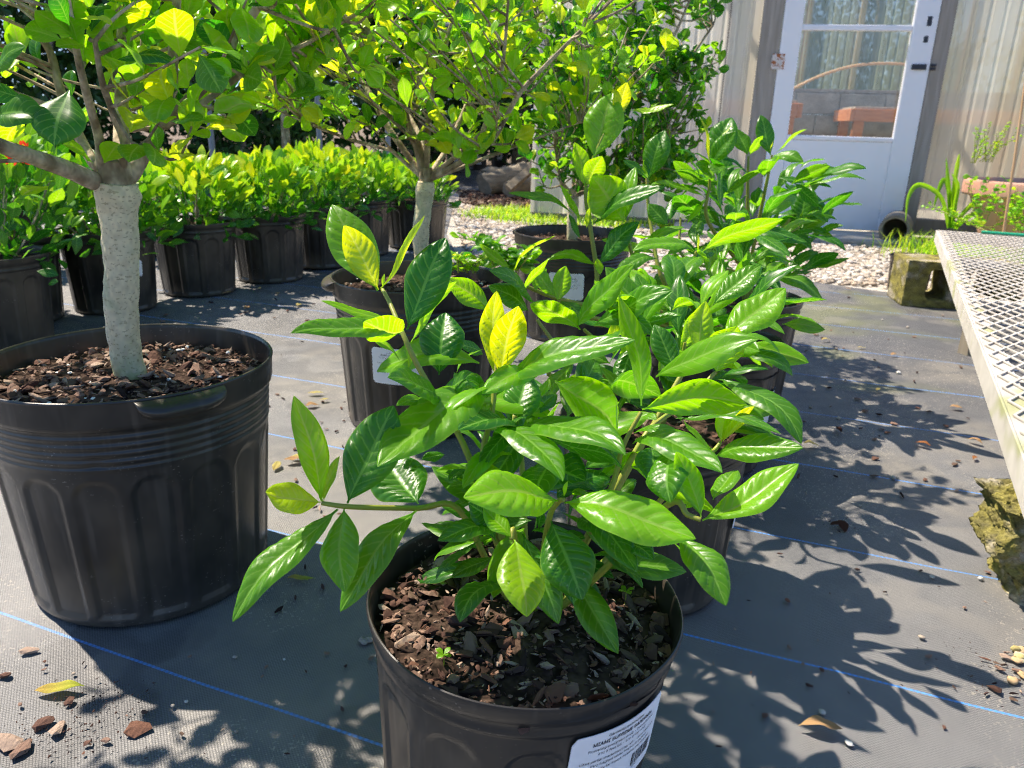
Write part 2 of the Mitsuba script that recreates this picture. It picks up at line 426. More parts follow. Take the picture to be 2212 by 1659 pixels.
ZONES = {'A': (494, 823, .3307), 'B': (987, 823, .3307), 'C': (1262, 713, .3969), 'D': (603, 384, .2976), 'E': (1042, 165, .3307), 'F': (1371, 219, .2976), 'W': (1645.6, 0, .334), 'O': (0, 0, 1.0), 'L': (0, 0, .3348), 'M': (548.6, 0, .3348)}


def zp(z, x, y):
    a, b, s = ZONES[z]
    return a + x * s, b + y * s


def put_leaf(parent, B, Tp, W, roll, arch, fold, age, seed, wave=0.25, relief=1.0, nu=22, nv=10, **kw):
    x, y, n = leaf_frame(B, Tp, roll)
    L = float(np.linalg.norm(Tp - B))
    V, f, uv = leaf(L, W, arch, fold, wave, relief, age=age, seed=seed, nu=nu, nv=nv, **kw)
    M = frame(B, x, y, n)
    obj('leaf', (V @ M[:3, :3].T + B, f), 'leaf', parent, smooth=True, uv=uv)
    return L


# a library of small leaves for trees and bushes: (mesh dict per shape and age)
_lib = {}


def lib_leaf(shape, age_k, var):
    k = (shape, age_k, var)
    if k not in _lib:
        rg = np.random.default_rng(hash((age_k, var, len(shape))) % 1000 + var * 7)
        if shape == 'obovate':
            m = leaf(1, rg.uniform(.56, .74), rg.uniform(.2, .9), rg.uniform(.1, .4), .3, .5, peak=.60, sharp=.72, nu=10, nv=6, age=age_k / 16, seed=var + 3)
        elif shape == 'gardenia':
            m = leaf(1, rg.uniform(.30, .42), rg.uniform(.2, 1.0), rg.uniform(.1, .4), .35, 1.0, nu=14, nv=8, age=age_k / 16, seed=var + 11)
        else:
            m = leaf(1, rg.uniform(.40, .52), rg.uniform(.1, .6), rg.uniform(.15, .45), .2, .3, nu=6, nv=4, age=age_k / 16, seed=var + 23)
        _lib[k] = (m, mikit.ply((m[0], m[1]), 'bush_leaf' if shape == 'bush' else 'leaf', smooth=True, uv=m[2]))
    return _lib[k]


def rand_frame(rg, B, d, L, up=(0, 0, 1), spread=0.5, w=1.0):
    d = unit(np.asarray(d) + rg.normal(0, 0.15, 3))
    n = unit(np.asarray(up) + rg.normal(0, spread, 3))
    n = n - d * (n @ d)
    n = unit(n) if np.linalg.norm(n) > 1e-3 else unit(np.cross(d, [1, .3, .2]))
    return frame(B, d, np.cross(n, d), n, (L, L * w, L))


def flush_leaves(parent, items, shape, keep, cen=None):
    """items: (matrix, age, var). The leaves that show largest become parts of their own, the rest one part 'foliage'."""
    def size(it):
        p = it[0][:3, 3] + it[0][:3, 0] * 0.5 - C0
        z = p @ FWD
        if z < 0.05: return 0
        px, py = F * (p @ _r) / z, F * (p @ UP) / z
        return (np.linalg.norm(it[0][:3, 0]) / z) if abs(px) < 1120 and abs(py) < 845 else 0
    o = sorted(range(len(items)), key=lambda i: -size(items[i]))
    big = [i for i in o[:keep] if size(items[i]) > 0]
    bs = set(big)
    for i in big:
        M, a, var = items[i]
        obj('leaf', lib_leaf(shape, a, var)[1], 'leaf', parent, to_world=M)
    rest = [i for i in range(len(items)) if i not in bs]
    if rest:
        ms = []
        for i in rest:
            M, a, var = items[i]
            V, f, uv = lib_leaf(shape, a, var)[0]
            ms.append((V @ M[:3, :3].T + M[:3, 3], f, uv))
        v, f, uv = joinuv(ms)
        obj('foliage', (v, f), 'bush_leaf' if shape == 'bush' else 'leaf', parent, smooth=True, uv=uv, kind='stuff')


# ---------------------------------------------------------------- ground
def sheet(x0, x1, y0, y1, z, n=60, bump=0.0, seed=0, edge=None):
    gx, gy = np.meshgrid(np.linspace(x0, x1, n + 1), np.linspace(y0, y1, n + 1), indexing='ij')
    gz = z + bump * (meshkit.fbm(np.stack([gx * 2.2, gy * 2.2, gx * 0], -1), 4, seed) - 0.5)
    return np.stack([gx, gy, gz], -1).reshape(-1, 3), grid_faces(n, n)


def poly_sheet(poly, z, cell=0.06, bump=0.0, seed=0):
    from shapely.geometry import Polygon, Point
    tri_ = trimesh.creation.triangulate_polygon(Polygon(poly), engine='earcut')
    m = trimesh.Trimesh(np.column_stack([tri_[0], np.zeros(len(tri_[0]))]), tri_[1], process=False)
    for _ in range(12):
        e = m.edges_unique_length
        if e.max() < cell * 4: break
        m = m.subdivide_to_size(cell * 4) if hasattr(m, 'subdivide_to_size') else m.subdivide()
    v = np.array(m.vertices)
    v[:, 2] = z + bump * (meshkit.fbm(np.stack([v[:, 0] * 3, v[:, 1] * 3, v[:, 0] * 0], -1), 3, seed) - 0.5)
    return v, np.array(m.faces)


def upward(m):
    v, f = m[0], np.asarray(m[1])
    n = np.cross(v[f[:, 1]] - v[f[:, 0]], v[f[:, 2]] - v[f[:, 0]])
    f = f.copy()
    f[n[:, 2] < 0] = f[n[:, 2] < 0][:, ::-1]
    return v, f


single('ground', upward(sheet(-80, 80, -40, 120, -0.016, 24)), 'dirt', 'bare brown earth under and beyond the fabric and gravel', kind='structure')
FAB = [(-3.4, -1.2), (2.6, -1.2), (2.35, 2.62), (1.53, 3.06), (1.15, 3.30), (0.3, 3.32), (-0.22, 3.28), (-0.45, 4.6), (-0.5, 5.6), (-3.6, 5.6)]
single('ground_fabric', upward(sheet(-3.4, 2.5, -1.2, 3.0, 0.0, 150, 0.005, 3)), 'fabric', 'black woven ground fabric with thin blue stripes', kind='structure', smooth=True)
single('fabric_strip', upward(poly_sheet([(-3.4, 3.0), (1.60, 3.0), (1.15, 3.32), (0.3, 3.36), (-0.22, 3.30), (-0.40, 4.4), (-0.5, 6.2), (-3.6, 6.2)], -0.004, bump=0.003)), 'fabric', 'black fabric under the row of yellow-green bushes', kind='structure')
single('far_fabric', upward(poly_sheet([(-3.6, 7.4), (1.2, 7.4), (1.2, 11.5), (-3.6, 11.5)], -0.006)), 'fabric', 'grey fabric strip beyond the log pile', kind='structure')
single('gravel_path', upward(poly_sheet([(-0.5, 3.2), (1.7, 2.6), (2.7, 2.5), (2.7, 4.60), (1.0, 4.62), (0.7, 5.0), (-0.3, 5.6), (-0.62, 7.5), (-0.62, 5.0)], -0.010, bump=0.004)), 'gravel_bed', 'pale gravel path in front of the greenhouse', kind='structure')
rg = np.random.default_rng(5)


def pebble(rg, r):
    m = trimesh.creation.icosphere(subdivisions=1, radius=1)
    v = np.array(m.vertices) * (1 + rg.normal(0, 0.13, (len(m.vertices), 1)))
    return v * np.array([r * rg.uniform(.8, 1.3), r * rg.uniform(.7, 1.1), r * rg.uniform(.45, .75)]), np.array(m.faces)


def scatter_stones(n, place, rmin, rmax, seed, z=-0.008, tones=((.48, .45, .40), (.38, .34, .29), (.60, .58, .54), (.30, .25, .20), (.43, .35, .28))):
    rg = np.random.default_rng(seed)
    base = [pebble(rg, 1.0) for _ in range(8)]
    vs, fs, cs, o = [], [], [], 0
    for _ in range(n):
        x, y = place(rg)
        v, f = base[rg.integers(8)]
        r = rg.uniform(rmin, rmax)
        a = rg.uniform(0, 6.28)
        R = np.array([[math.cos(a), -math.sin(a), 0], [math.sin(a), math.cos(a), 0], [0, 0, 1]])
        vs.append(v * r @ R.T + [x, y, z + r * rg.uniform(.2, .6)]); fs.append(f + o); o += len(v)
        cs.append(np.tile(np.array(tones[rg.integers(len(tones))]) * rg.uniform(.75, 1.15), (len(v), 1)))
    return (np.vstack(vs), np.vstack(fs)), np.clip(np.vstack(cs), 0, 1)


def in_gravel(rg):
    while True:
        x, y = rg.uniform(-0.6, 2.6), rg.uniform(2.6, 6.6)
        edge = 3.34 - 0.30 * max(0, x - 1.0) - 0.4 * max(0, x - 1.9)
        if y < edge + rg.uniform(-.03, .05): continue
        if x > 0.9 and y > 4.5: continue
        if x < -0.25 - (y - 3.3) * 0.12 + 0.06: continue
        if y > 5.2 and x > 0.3 - (y - 5) * .7: continue
        if rg.random() > 1.25 - 0.14 * (y - 2.6): continue
        return x, y


g, gc = scatter_stones(13000, in_gravel, 0.006, 0.0155, 8, tones=((.50, .45, .38), (.42, .37, .30), (.62, .58, .52), (.34, .29, .23), (.50, .40, .30)))
single('gravel', g, 'stone', 'loose pale gravel stones strewn over the path', kind='stuff', smooth=True, color=gc)

# grass patch and mulch
def blades(n, place, hmin, hmax, w, seed, lean=0.5):
    rg = np.random.default_rng(seed)
    out = []
    for _ in range(n):
        x, y = place(rg)
        h = rg.uniform(hmin, hmax)
        a = rg.uniform(0, 6.28)
        d = np.array([math.cos(a), math.sin(a), 0])
        s = np.array([-d[1], d[0], 0]) * w
        p0 = np.array([x, y, -0.012])
        p1 = p0 + [0, 0, h * .6] + d * h * lean * .25
        p2 = p0 + [0, 0, h] + d * h * lean
        V = np.array([p0 - s, p0 + s, p1 - s * .8, p1 + s * .8, p2])
        k = 2 * rg.integers(6, 15)
        uv = np.array([[.1, .3], [.1, .7], [.5, .3], [.5, .7], [.9, .5]]) + [k, 0]
        out.append((V, np.array([[0, 1, 3], [0, 3, 2], [2, 3, 4]]), uv))
    return joinuv(out)


def in_grass(rg):
    while True:
        x, y = rg.uniform(-0.5, 1.25), rg.uniform(4.75, 6.1)
        if ((x - .45) / .85) ** 2 + ((y - 5.35) / .55) ** 2 < rg.uniform(.5, 1.1): return x, y


gv = blades(5200, in_grass, .015, .07, .0035, 4)
single('grass', (gv[0], gv[1]), 'leaf', 'bright low grass patch between gravel path and logs', kind='stuff', uv=gv[2])


def unit_rows(a):
    return a / np.linalg.norm(a, axis=1, keepdims=True)


def chip_mesh(rg):
    """an angular bark chip about 1 long, with its tone"""
    p = unit_rows(rg.normal(0, 1, (20, 3))) * rg.uniform(.6, 1, (20, 1)) * [0.5, 0.5 * rg.choice([.22, .4, .55, .7]), 0.5 * rg.uniform(.14, .34)]
    m = trimesh.convex.convex_hull(p)
    return np.array(m.vertices), np.array(m.faces)


CHIP_TONES = [(.058, .032, .025), (.112, .062, .046), (.20, .128, .096), (.078, .048, .040), (.32, .235, .180), (.032, .021, .018), (.145, .074, .050), (.105, .070, .051)]
_rg = np.random.default_rng(77)
CHIPS = [chip_mesh(_rg) for _ in range(16)]
CHIP_D = [mikit.ply(c, 'chip', color=np.tile(np.array(CHIP_TONES[i % 8]), (len(c[0]), 1))) for i, c in enumerate(CHIPS)]


def chip_matrix(rg, p, s, tilt=0.35):
    a = rg.uniform(0, 6.28)
    n = unit([rg.normal(0, tilt), rg.normal(0, tilt), 1])
    x = unit(np.cross([math.sin(a), -math.cos(a), 0], n))
    return frame(p, x, np.cross(n, x), n, (s, s, s))


def chip_mass(items):
    vs, fs, cs, o = [], [], [], 0
    for i, M in items:
        v, f = CHIPS[i]
        vs.append(v @ M[:3, :3].T + M[:3, 3]); fs.append(f + o); o += len(v)
        cs.append(np.tile(np.array(CHIP_TONES[i % 8]), (len(v), 1)))
    return (np.vstack(vs), np.vstack(fs)), np.vstack(cs)


def in_mulch(rg):
    return rg.uniform(-0.5, 1.3), rg.uniform(6.0, 7.35)


it = []
for _ in range(1600):
    x, y = in_mulch(rg)
    it.append((int(rg.integers(16)), chip_matrix(rg, [x, y, -0.006], rg.uniform(.02, .07))))
m, c = chip_mass(it)
single('mulch', m, 'chip', 'reddish brown bark mulch around the logs', kind='stuff', color=c)

# ---------------------------------------------------------------- nursery pots
def arch_relief(theta, z, N, zt, zb, hw, R, depth):
    """recessed flutes with rounded tops"""
    s = ((theta * N / (2 * np.pi)) % 1.0 - 0.5) * 2 * np.pi * R / N
    w = hw * np.pi * R / N
    top = zt - w
    d = np.where(z > top, np.hypot(s, z - top) - w, np.abs(s) - w)
    d = np.where(z < zb, np.maximum(d, zb - z), d)
    rec = np.clip(-d / 0.0022, -1, 1) * 0.5 + 0.5
    ridge = np.exp(-(d / 0.0022) ** 2)
    return -depth * rec + 0.0016 * ridge


def pot_mesh(style, nt=256):
    a = np.arange(nt) * 2 * np.pi / nt
    if style == 'large':
        H, R = 0.300, 0.172
        prof = [(.0, .02), (.0, .135), (.002, .145), (.006, .1475)]
        zs = np.concatenate([np.linspace(.01, .214, 52), np.linspace(.217, .262, 46)])
        for z in zs:
            r = .1475 + (z - .006) / .21 * .0150
            if z > .214:
                r = .1627 + (z - .214) / .048 * .0035 + .0008 * math.sin((z - .214) / .048 * 2 * math.pi * 5)
            prof.append((z, r))
        prof += [(.264, .1672), (.266, .1700), (.271, .1712), (.285, .1720), (.296, .1728), (.2985, .1738), (.300, .1730), (.3005, .1715), (.299, .1695), (.295, .1685), (.27, .166), (.24, .163), (.235, .02)]
        N, zt, zb, hw, dep = 16, .203, .018, .40 * 2, .0030
    else:
        H, R = 0.235, 0.126
        prof = [(.0, .02), (.0, .095), (.002, .103), (.005, .1055)]
        for z in np.linspace(.008, .202, 50):
            prof.append((z, .1055 + (z - .005) / .189 * .0125))
        prof += [(.204, .1188), (.206, .1206), (.2083, .1216), (.2105, .1209), (.213, .1203), (.216, .1209), (.2185, .1220), (.2215, .1240), (.226, .1252), (.2305, .1260), (.2335, .1263), (.235, .1258), (.2355, .1248), (.2345, .1236), (.231, .1228), (.22, .1205), (.19, .117), (.185, .02)]
        N, zt, zb, hw, dep = 12, .190, .014, .36 * 2, .0028
    prof = np.array(prof)
    th, zz = np.meshgrid(a, prof[:, 0], indexing='xy')
    rr = np.repeat(prof[:, 1:2], nt, axis=1)
    outer = (np.arange(len(prof)) > 2) & (np.arange(len(prof)) < 54)
    rel = arch_relief(th, zz, N, zt, zb, hw, R * .9, dep)
    wob = 0.0010 * np.sin(2 * th + 0.6) + 0.0006 * np.sin(3 * th + 1.9) + 0.0004 * np.sin(7 * th)
    rr = rr + np.where(outer[:, None], rel, 0) + wob * (zz / H)
    if style == 'large':   # a moulding notch in the ring band
        rr = rr - 0.0022 * np.exp(-((th - 4.95) / .06) ** 2 - ((zz - .226) / .007) ** 2)
    v = np.stack([rr * np.cos(th), rr * np.sin(th), zz], -1).reshape(-1, 3)
    f = grid_faces(len(prof) - 1, nt, wrap=True)[:, ::-1]
    b = len(v)
    v = np.vstack([v, [[0, 0, 0], [0, 0, prof[-1, 0]]]])
    j = np.arange(nt); jn = (j + 1) % nt; e = (len(prof) - 1) * nt
    f = np.vstack([f, np.stack([np.full(nt, b), jn, j], 1), np.stack([np.full(nt, b + 1), e + j, e + jn], 1)])
    return v, f


POT = {s: mikit.ply(pot_mesh(s, n), 'black_plastic', smooth=42) for s, n in (('large', 288), ('small', 240))}


def lug_mesh():
    """the moulded grip under the rim of a large pot"""
    n, m = 24, 10
    u, w = np.meshgrid(np.linspace(-1, 1, n + 1), np.linspace(0, 1, m + 1), indexing='ij')
    half = np.sqrt(np.clip(1 - u ** 4, 0, 1))
    out = 0.020 * half * np.sin(np.pi * np.clip(w, 0, 1)) ** 0.6
    ang = u * 0.30
    r = 0.1712 + out
    z = 0.298 - 0.026 * w * half
    return np.stack([r * np.cos(ang), r * np.sin(ang), z], -1).reshape(-1, 3), grid_faces(n, m)


LUG = mikit.ply(lug_mesh(), 'black_plastic', smooth=True)


def soil_mesh(R, z, seed, mound=0.008):
    nr, nt = 26, 72
    r, a = np.meshgrid(np.linspace(0, 1, nr + 1), np.arange(nt) * 2 * np.pi / nt, indexing='ij')
    x, y = R * r * np.cos(a), R * r * np.sin(a)
    h = z + mound * (1 - r ** 2) + (meshkit.fbm(np.stack([x * 45, y * 45, x * 0 + seed], -1), 3, seed) - .5) * .014
    return np.stack([x, y, h], -1).reshape(-1, 3), grid_faces(nr, nt, wrap=True)[:, ::-1]


def rotz(a, loc=(0, 0, 0), tilt=0.0, tdir=0.0):
    M = trimesh.transformations.rotation_matrix(a, [0, 0, 1])
    if tilt:
        M = trimesh.transformations.rotation_matrix(tilt, [math.cos(tdir), math.sin(tdir), 0]) @ M
    M = M.copy()
    M[:3, 3] = loc
    return M


def pot(style, x, y, label, group, chips=0, crumbs=0, seed=0, rot=0.0, lugs=(), tilt=0.0, tdir=0.0, fill=None, big=1.0, sc=(1, 1)):
    k = thing('plant_pot', label, 'plant pot', group)
    M = rotz(rot, (x, y, 0.0015), tilt, tdir)
    obj('body', POT[style], None, k, to_world=M @ np.diag([sc[0], sc[0], sc[1], 1]))
    for a in lugs:
        obj('grip', LUG, None, k, to_world=rotz(a, (x, y, 0.0015), tilt, tdir))
    R, z = (.1655, .268) if style == 'large' else (.1198, .212)
    if fill: z = fill
    R, z = R * sc[0], z * sc[1]
    rg = np.random.default_rng(seed + 100)
    M0 = rotz(0, (x, y, 0.0015), tilt, tdir)
    so = obj('soil', xf(soil_mesh(R, z, seed), M0), 'soil', k, smooth=True)
    mass = []
    for i in range(chips + crumbs):
        r, a = R * 0.97 * math.sqrt(rg.random()), rg.uniform(0, 6.28)
        s = (.011 + .023 * rg.random() ** 1.4 if i < chips else rg.uniform(.003, .010)) * big
        p = M0[:3, :3] @ np.array([r * math.cos(a), r * math.sin(a), z + .008 * (1 - (r / R) ** 2) + rg.uniform(.001, .006)]) + M0[:3, 3]
        ci = int(rg.integers(16)) if style == 'small' or rg.random() < .25 else int(rg.choice([1, 2, 4, 7, 10, 12, 15]))
        Mc = chip_matrix(rg, p, s, .45)
        if i < chips and chips > 40:
            obj('bark_chip', CHIP_D[ci], None, so, to_world=Mc)
        else:
            mass.append((ci, Mc))
    if style == 'large' and chips > 90:
        pg, pcol = scatter_stones(40, lambda g: tuple((lambda r, a: (x + r * math.cos(a), y + r * math.sin(a)))(R * .95 * math.sqrt(g.random()), g.uniform(0, 6.28))), .0014, .003, seed + 7, z + .008, ((.8, .79, .76),))
        obj('perlite', pg, 'stone', so, color=pcol, kind='stuff')
    if mass:
        m, c = chip_mass(mass)
        obj('bark_crumbs', m, 'chip', so, color=c, kind='stuff')
    return k


def wrap_label(k, x, y, style, ang, zc, w, h, lines, bar=None, tilt=(0, 0), skew=0.0, grow=0.0):
    """a paper label round the pot wall, with printed lines; ang: where its middle faces"""
    def onpot(P, lift):
        s, z = P[:, 0], P[:, 1] + zc
        R = (.1475 + (z - .006) / .21 * .0150) if style == 'large' else np.maximum(.1055 + (z - .005) / .189 * .0125, .1222 * ((z > .2035) & (z < .213)))
        R = R + lift + grow
        a = ang + s / R + skew * P[:, 1]
        V = np.stack([R * np.cos(a), R * np.sin(a), z], -1)
        M = rotz(0, (x, y, .0015), *tilt)
        return V @ M[:3, :3].T + M[:3, 3]
    c = 0.006
    from shapely.geometry import box as sbox
    n, m = 26, 16
    u, v = np.meshgrid(np.linspace(-w / 2, w / 2, n + 1), np.linspace(-h / 2, h / 2, m + 1), indexing='ij')
    cut = np.clip((np.abs(u) - (w / 2 - c)) / c, 0, 1)
    v = v * (1 - (c / (h / 2)) * (1 - np.sqrt(1 - cut ** 2)))
    P = np.stack([u, v], -1).reshape(-1, 2)
    f = grid_faces(n, m)
    nv = len(P)
    V = np.vstack([onpot(P, .0022), onpot(P, .0017)])
    lab = obj('label', (V, np.vstack([f, f[:, ::-1] + nv])), 'paper', k, smooth=True)
    ms = []
    for text, px, py, size, bold in lines:
        t = meshkit.text_mesh(text, size, depth=.0001, bold=bold)
        tv = np.array(t.vertices)
        tv[:, 0] += px - tv[:, 0].mean() * 0 - (tv[:, 0].max() + tv[:, 0].min()) / 2
        tv[:, 1] += py
        P2 = onpot(tv[:, :2], .0024)
        ms.append((P2, np.array(t.faces)))
    if ms:
        obj('lettering', join(ms), 'ink', lab)
    if bar:
        bx, by, bw, bh, sd = bar
        rr = np.random.default_rng(sd)
        bs, xx = [], 0.0
        while xx < bw:
            t = rr.choice([.0005, .0009, .0014])
            q = np.array([[bx + xx, by], [bx + xx + t, by], [bx + xx + t, by + bh], [bx + xx, by + bh]])
            bs.append((onpot(q, .0024), np.array([[0, 1, 2], [0, 2, 3]])))
            xx += t + rr.choice([.0006, .001, .0015])
        obj('barcode', join(bs), 'ink', lab)


GT = [('Gardenia jasminoides', .000, .0260, .0026, False), ('MIAMI SUPREME GARDENIA', 0, .0205, .0032, True), ('Flowering evergreen shrub - Domesticated', 0, .0155, .0024, False),
      ('4 to 6 feet tall - 6 to 8 feet wide', 0, .0110, .0024, False), ('Likes partial shade/morning sun - Likes moist soil', 0, .0050, .0024, False),
      ('Very fragrant white flowers in summer', 0, .0005, .0024, False), ('Best variety for insect, humidity and drought', 0, -.0045, .0024, False)]
P1 = (.006, .537)
pot1 = pot('small', *P1, 'nearest black nursery pot, full of dark bark mulch, white printed label on its front right', 'small round black nursery pots', 290, 1500, 1, rot=.35, tilt=.045, tdir=1.25, big=.95)
wrap_label(pot1, *P1, 'small', -.89, .170, .094, .064, GT + [('000', .019, -.0245, .0024, False)], (.014, -.0215, .026, .0125, 3), tilt=(.045, 1.25))
P2 = (.190, .940)
pot2 = pot('small', *P2, 'black pot directly behind the nearest pot, half hidden by its leaves', 'small round black nursery pots', 60, 120, 2, rot=.1)
wrap_label(pot2, *P2, 'small', -.12, .135, .09, .06, GT[:4])
P3 = (.365, 1.360)
pot3 = pot('small', *P3, 'black pot third in the middle row, with a white label at its right side', 'small round black nursery pots', 42, 120, 3, rot=.2, fill=.19)
wrap_label(pot3, *P3, 'small', -.55, .125, .09, .06, GT)
P4 = (.535, 1.750)
pot4 = pot('small', *P4, 'farthest black pot of the middle row, beneath the bushy dark gardenia', 'small round black nursery pots', 30, 80, 4, rot=.6, fill=.19)
P5 = (-.487, .930)
pot5 = pot('large', *P5, 'big black fluted pot at the left holding the nearest pale-trunked tree', 'large black fluted pots', 240, 1300, 5, rot=-.05, lugs=(-.80, -.80 + math.pi), big=1.1)
P6 = (-.195, 1.535)
pot6 = pot('large', *P6, 'big black pot of the second pale-trunked tree, white label on its front', 'large black fluted pots', 100, 300, 6, rot=.2, lugs=(3.35, 3.35 + math.pi))
wrap_label(pot6, *P6, 'large', -1.72, .155, .098, .072, GT + [('$30.00', -.030, -.014, .004, True)], (.002, -.026, .03, .014, 5))
P7 = (.165, 2.270)
pot7 = pot('large', *P7, 'big black pot under the dark shrub, white label facing forward', 'large black fluted pots', 60, 200, 7, rot=.5, lugs=(2.6, 2.6 + math.pi))
wrap_label(pot7, *P7, 'large', -1.72, .170, .10, .075, GT)
ROW = [(-1.335, 1.925, 'leftmost black pot, cut by the picture edge, in the back row'), (-1.475, 2.22, 'black pot behind the leftmost pot of the back row'),
       (-1.275, 2.405, 'black pot right behind the near pale trunk in the back row'), (-1.115, 2.680, 'black pot just right of the near trunk under the yellowest bush'),
       (-.945, 2.945, 'black pot in the middle of the back row of yellow-green bushes'), (-.835, 3.270, 'black pot after the middle one in the back row, partly hidden'),
       (-.720, 3.620, 'black pot second from the far end of the back row'), (-.502, 3.880, 'black pot behind the second pale trunk, at the far end of the back row')]
rowpots = []
for i, (x, y, lb) in enumerate(ROW):
    rowpots.append(pot('small', x, y, lb, 'small round black nursery pots', 0, 40, 20 + i, rot=i * .7, sc=((1.13, 1.06) if i != 7 else (1.30, 1.0))))
wrap_label(rowpots[2], *ROW[2][:2], 'small', -.62, .14, .06, .05, grow=.0165, lines=[])

# ---------------------------------------------------------------- greenhouse
GO, GU, GV = np.array([1.605, 4.947, .03]), np.array([.983, -.182, 0]), np.array([.182, .983, 0])
GM = frame(GO * [1, 1, 0], GU, GV, [0, 0, 1])


def gbox(name, lo, hi, mat, parent, bevel=.003, **kw):
    return obj(name, xf(box(lo, hi, bevel), GM), mat, parent, **kw)


gh = thing('greenhouse', 'greenhouse with cloudy ribbed plastic walls on weathered timber posts', 'greenhouse')
ULEFT, URIGHT, DEPTH, HT = -1.55, 2.6, 3.25, 2.3
for i, (u0, u1) in enumerate(((-.205, -.092), (.752, .835))):
    gbox('post', (u0, -.03, .0), (u1, .07, HT), 'grey_wood', gh)
gbox('header', (ULEFT, -.028, 2.08), (URIGHT, .068, 2.17), 'grey_wood', gh)
gbox('post', (-.405, .022, .06), (-.372, .06, HT - .25), 'grey_wood', gh)
for u in (-1.0, ULEFT, 1.45, 2.1, URIGHT - .05):
    gbox('post', (u, .022, .02), (u + .05, .07, HT - .25), 'grey_wood', gh)


def ribbed(u0, u1, z0, z1, d, axis='u', pitch=.076, amp=.007):
    n = max(4, int((u1 - u0) / .0095))
    u = np.linspace(u0, u1, n + 1)
    ph = ((u / pitch) % 1)
    prof = amp * np.clip(1.5 - np.abs(ph - .5) * 10, 0, 1)
    m = 6
    z = np.linspace(z0, z1, m + 1)
    ug, zg = np.meshgrid(u, z, indexing='ij')
    dg = d - prof[:, None] + zg * 0
    P = np.stack([ug, dg, zg], -1) if axis == 'u' else np.stack([d + prof[:, None] + zg * 0, ug, zg], -1)
    return xf((P.reshape(-1, 3), grid_faces(n, m)), GM)


for (u0, u1, z0) in ((ULEFT, -1.0, .04), (-1.0, -.39, .04), (-.385, -.20, .04), (.838, 1.475, .12), (1.478, 2.125, .12), (2.13, URIGHT, .12)):
    obj('wall_panel', ribbed(u0 + .002, u1 - .002, z0, HT - .1, .012), 'milky' if u0 < 0 else 'tan_plastic', gh, smooth=20)
gbox('sill_plate', (.840, -.012, .02), (URIGHT, .06, .118), 'grey_wood', gh)
gbox('sill_plate', (ULEFT, .016, .0), (-.207, .06, .042), 'grey_wood', gh)
# back and side walls
for u0 in np.arange(ULEFT, URIGHT - .3, .69):
    obj('wall_panel', ribbed(u0, min(u0 + .688, URIGHT), .96, HT + .3, DEPTH - .06), 'aged_plastic', gh, smooth=20)
for u in np.arange(ULEFT + .62, URIGHT, .475):
    gbox('stud', (u, DEPTH - .045, .965), (u + .045, DEPTH - .005, HT + .3), 'orange_wood', gh)
for d0 in np.arange(.1, DEPTH - .3, .76):
    obj('wall_panel', ribbed(d0, d0 + .757, .96, HT + .3, ULEFT, 'd'), 'milky', gh, smooth=20)
    obj('wall_panel', ribbed(d0, d0 + .757, .05, HT + .3, URIGHT, 'd'), 'milky', gh, smooth=20)
# roof
for i, u0 in enumerate(np.arange(ULEFT - .1, URIGHT, .86)):
    n, m = 60, 4
    ug, dg = np.meshgrid(np.linspace(u0, u0 + .858, n + 1), np.linspace(-.25, DEPTH + .1, m + 1), indexing='ij')
    zg = HT + .02 + .7 * (1 - np.abs(dg - DEPTH / 2) / (DEPTH / 2 + .3)) + .006 * np.sin(ug / .076 * 2 * np.pi)
    obj('roof_panel', xf((np.stack([ug, dg, zg], -1).reshape(-1, 3), grid_faces(n, m)), GM), 'roof_plastic', gh, smooth=True)
for u in (-.9, -.05, .9, 1.75):
    obj('rafter', xf(tube([(u, .07, HT - .28), (u + .3, DEPTH / 2, HT + .5), (u + .35, DEPTH - .06, HT - .1)], .028, n=4), GM), 'grey_wood', gh)
# block knee wall, block by block
bw = thing('block_wall', 'low wall of grey concrete blocks along the back of the greenhouse inside', 'wall')
nb = 0
for row in range(5):
    for u in np.arange(ULEFT + .02 - (row % 2) * .2, URIGHT - .1, .4):
        lo, hi = max(u, ULEFT + .02), min(u + .394, URIGHT - .03)
        if hi - lo > .06:
            gbox('block', (lo, DEPTH - .25, .002 + row * .191), (hi, DEPTH - .055, .188 + row * .191), 'concrete', bw, .006)
    for d in np.arange(.3 - (row % 2) * .2, DEPTH - .3, .4):
        lo, hi = max(d, .3), min(d + .394, DEPTH - .257)
        if hi - lo > .06:
            gbox('block', (ULEFT + .02, lo, .002 + row * .191), (ULEFT + .21, hi, .188 + row * .191), 'concrete', bw, .006)
gbox('cap_plate', (ULEFT + .02, DEPTH - .20, .958), (URIGHT - .03, DEPTH - .05, .99), 'grey_wood', bw)
# benches inside
for (nm, lb, u0, u1, d0, d1, zt) in (('bench', 'orange-brown timber bench along the back wall, seen through the door glass', .86, 2.35, 2.25, 2.98, .80), ('bench', 'orange-brown timber bench at the left, seen at the edge of the door glass', -.5, .235, 1.2, 2.9, .80)):
    b = thing(nm, lb, 'bench', 'timber benches in the greenhouse')
    gbox('front_rail', (u0, d0, zt - .10), (u1, d0 + .035, zt), 'orange_wood', b)
    gbox('side_rail', (u0 - .036, d0, zt - .10), (u0 - .001, d1, zt), 'orange_wood', b)
    gbox('side_rail', (u1 + .001, d0, zt - .10), (u1 + .036, d1, zt), 'orange_wood', b)
    for u in (u0 + .01, u1 - .09):
        for d in (d0 + .037, d1 - .09):
            gbox('leg', (u, d, .002), (u + .085, d + .06, zt - .003), 'orange_wood', b)
    for i, d in enumerate(np.arange(d0 + .04, d1 - .05, .11)):
        gbox('slat', (u0, d, zt + .001), (u1, d + .09, zt + .02), 'grey_wood', b)
gbox('floor_slab', (ULEFT, .07, -.015), (URIGHT, DEPTH, .001), 'concrete', gh)
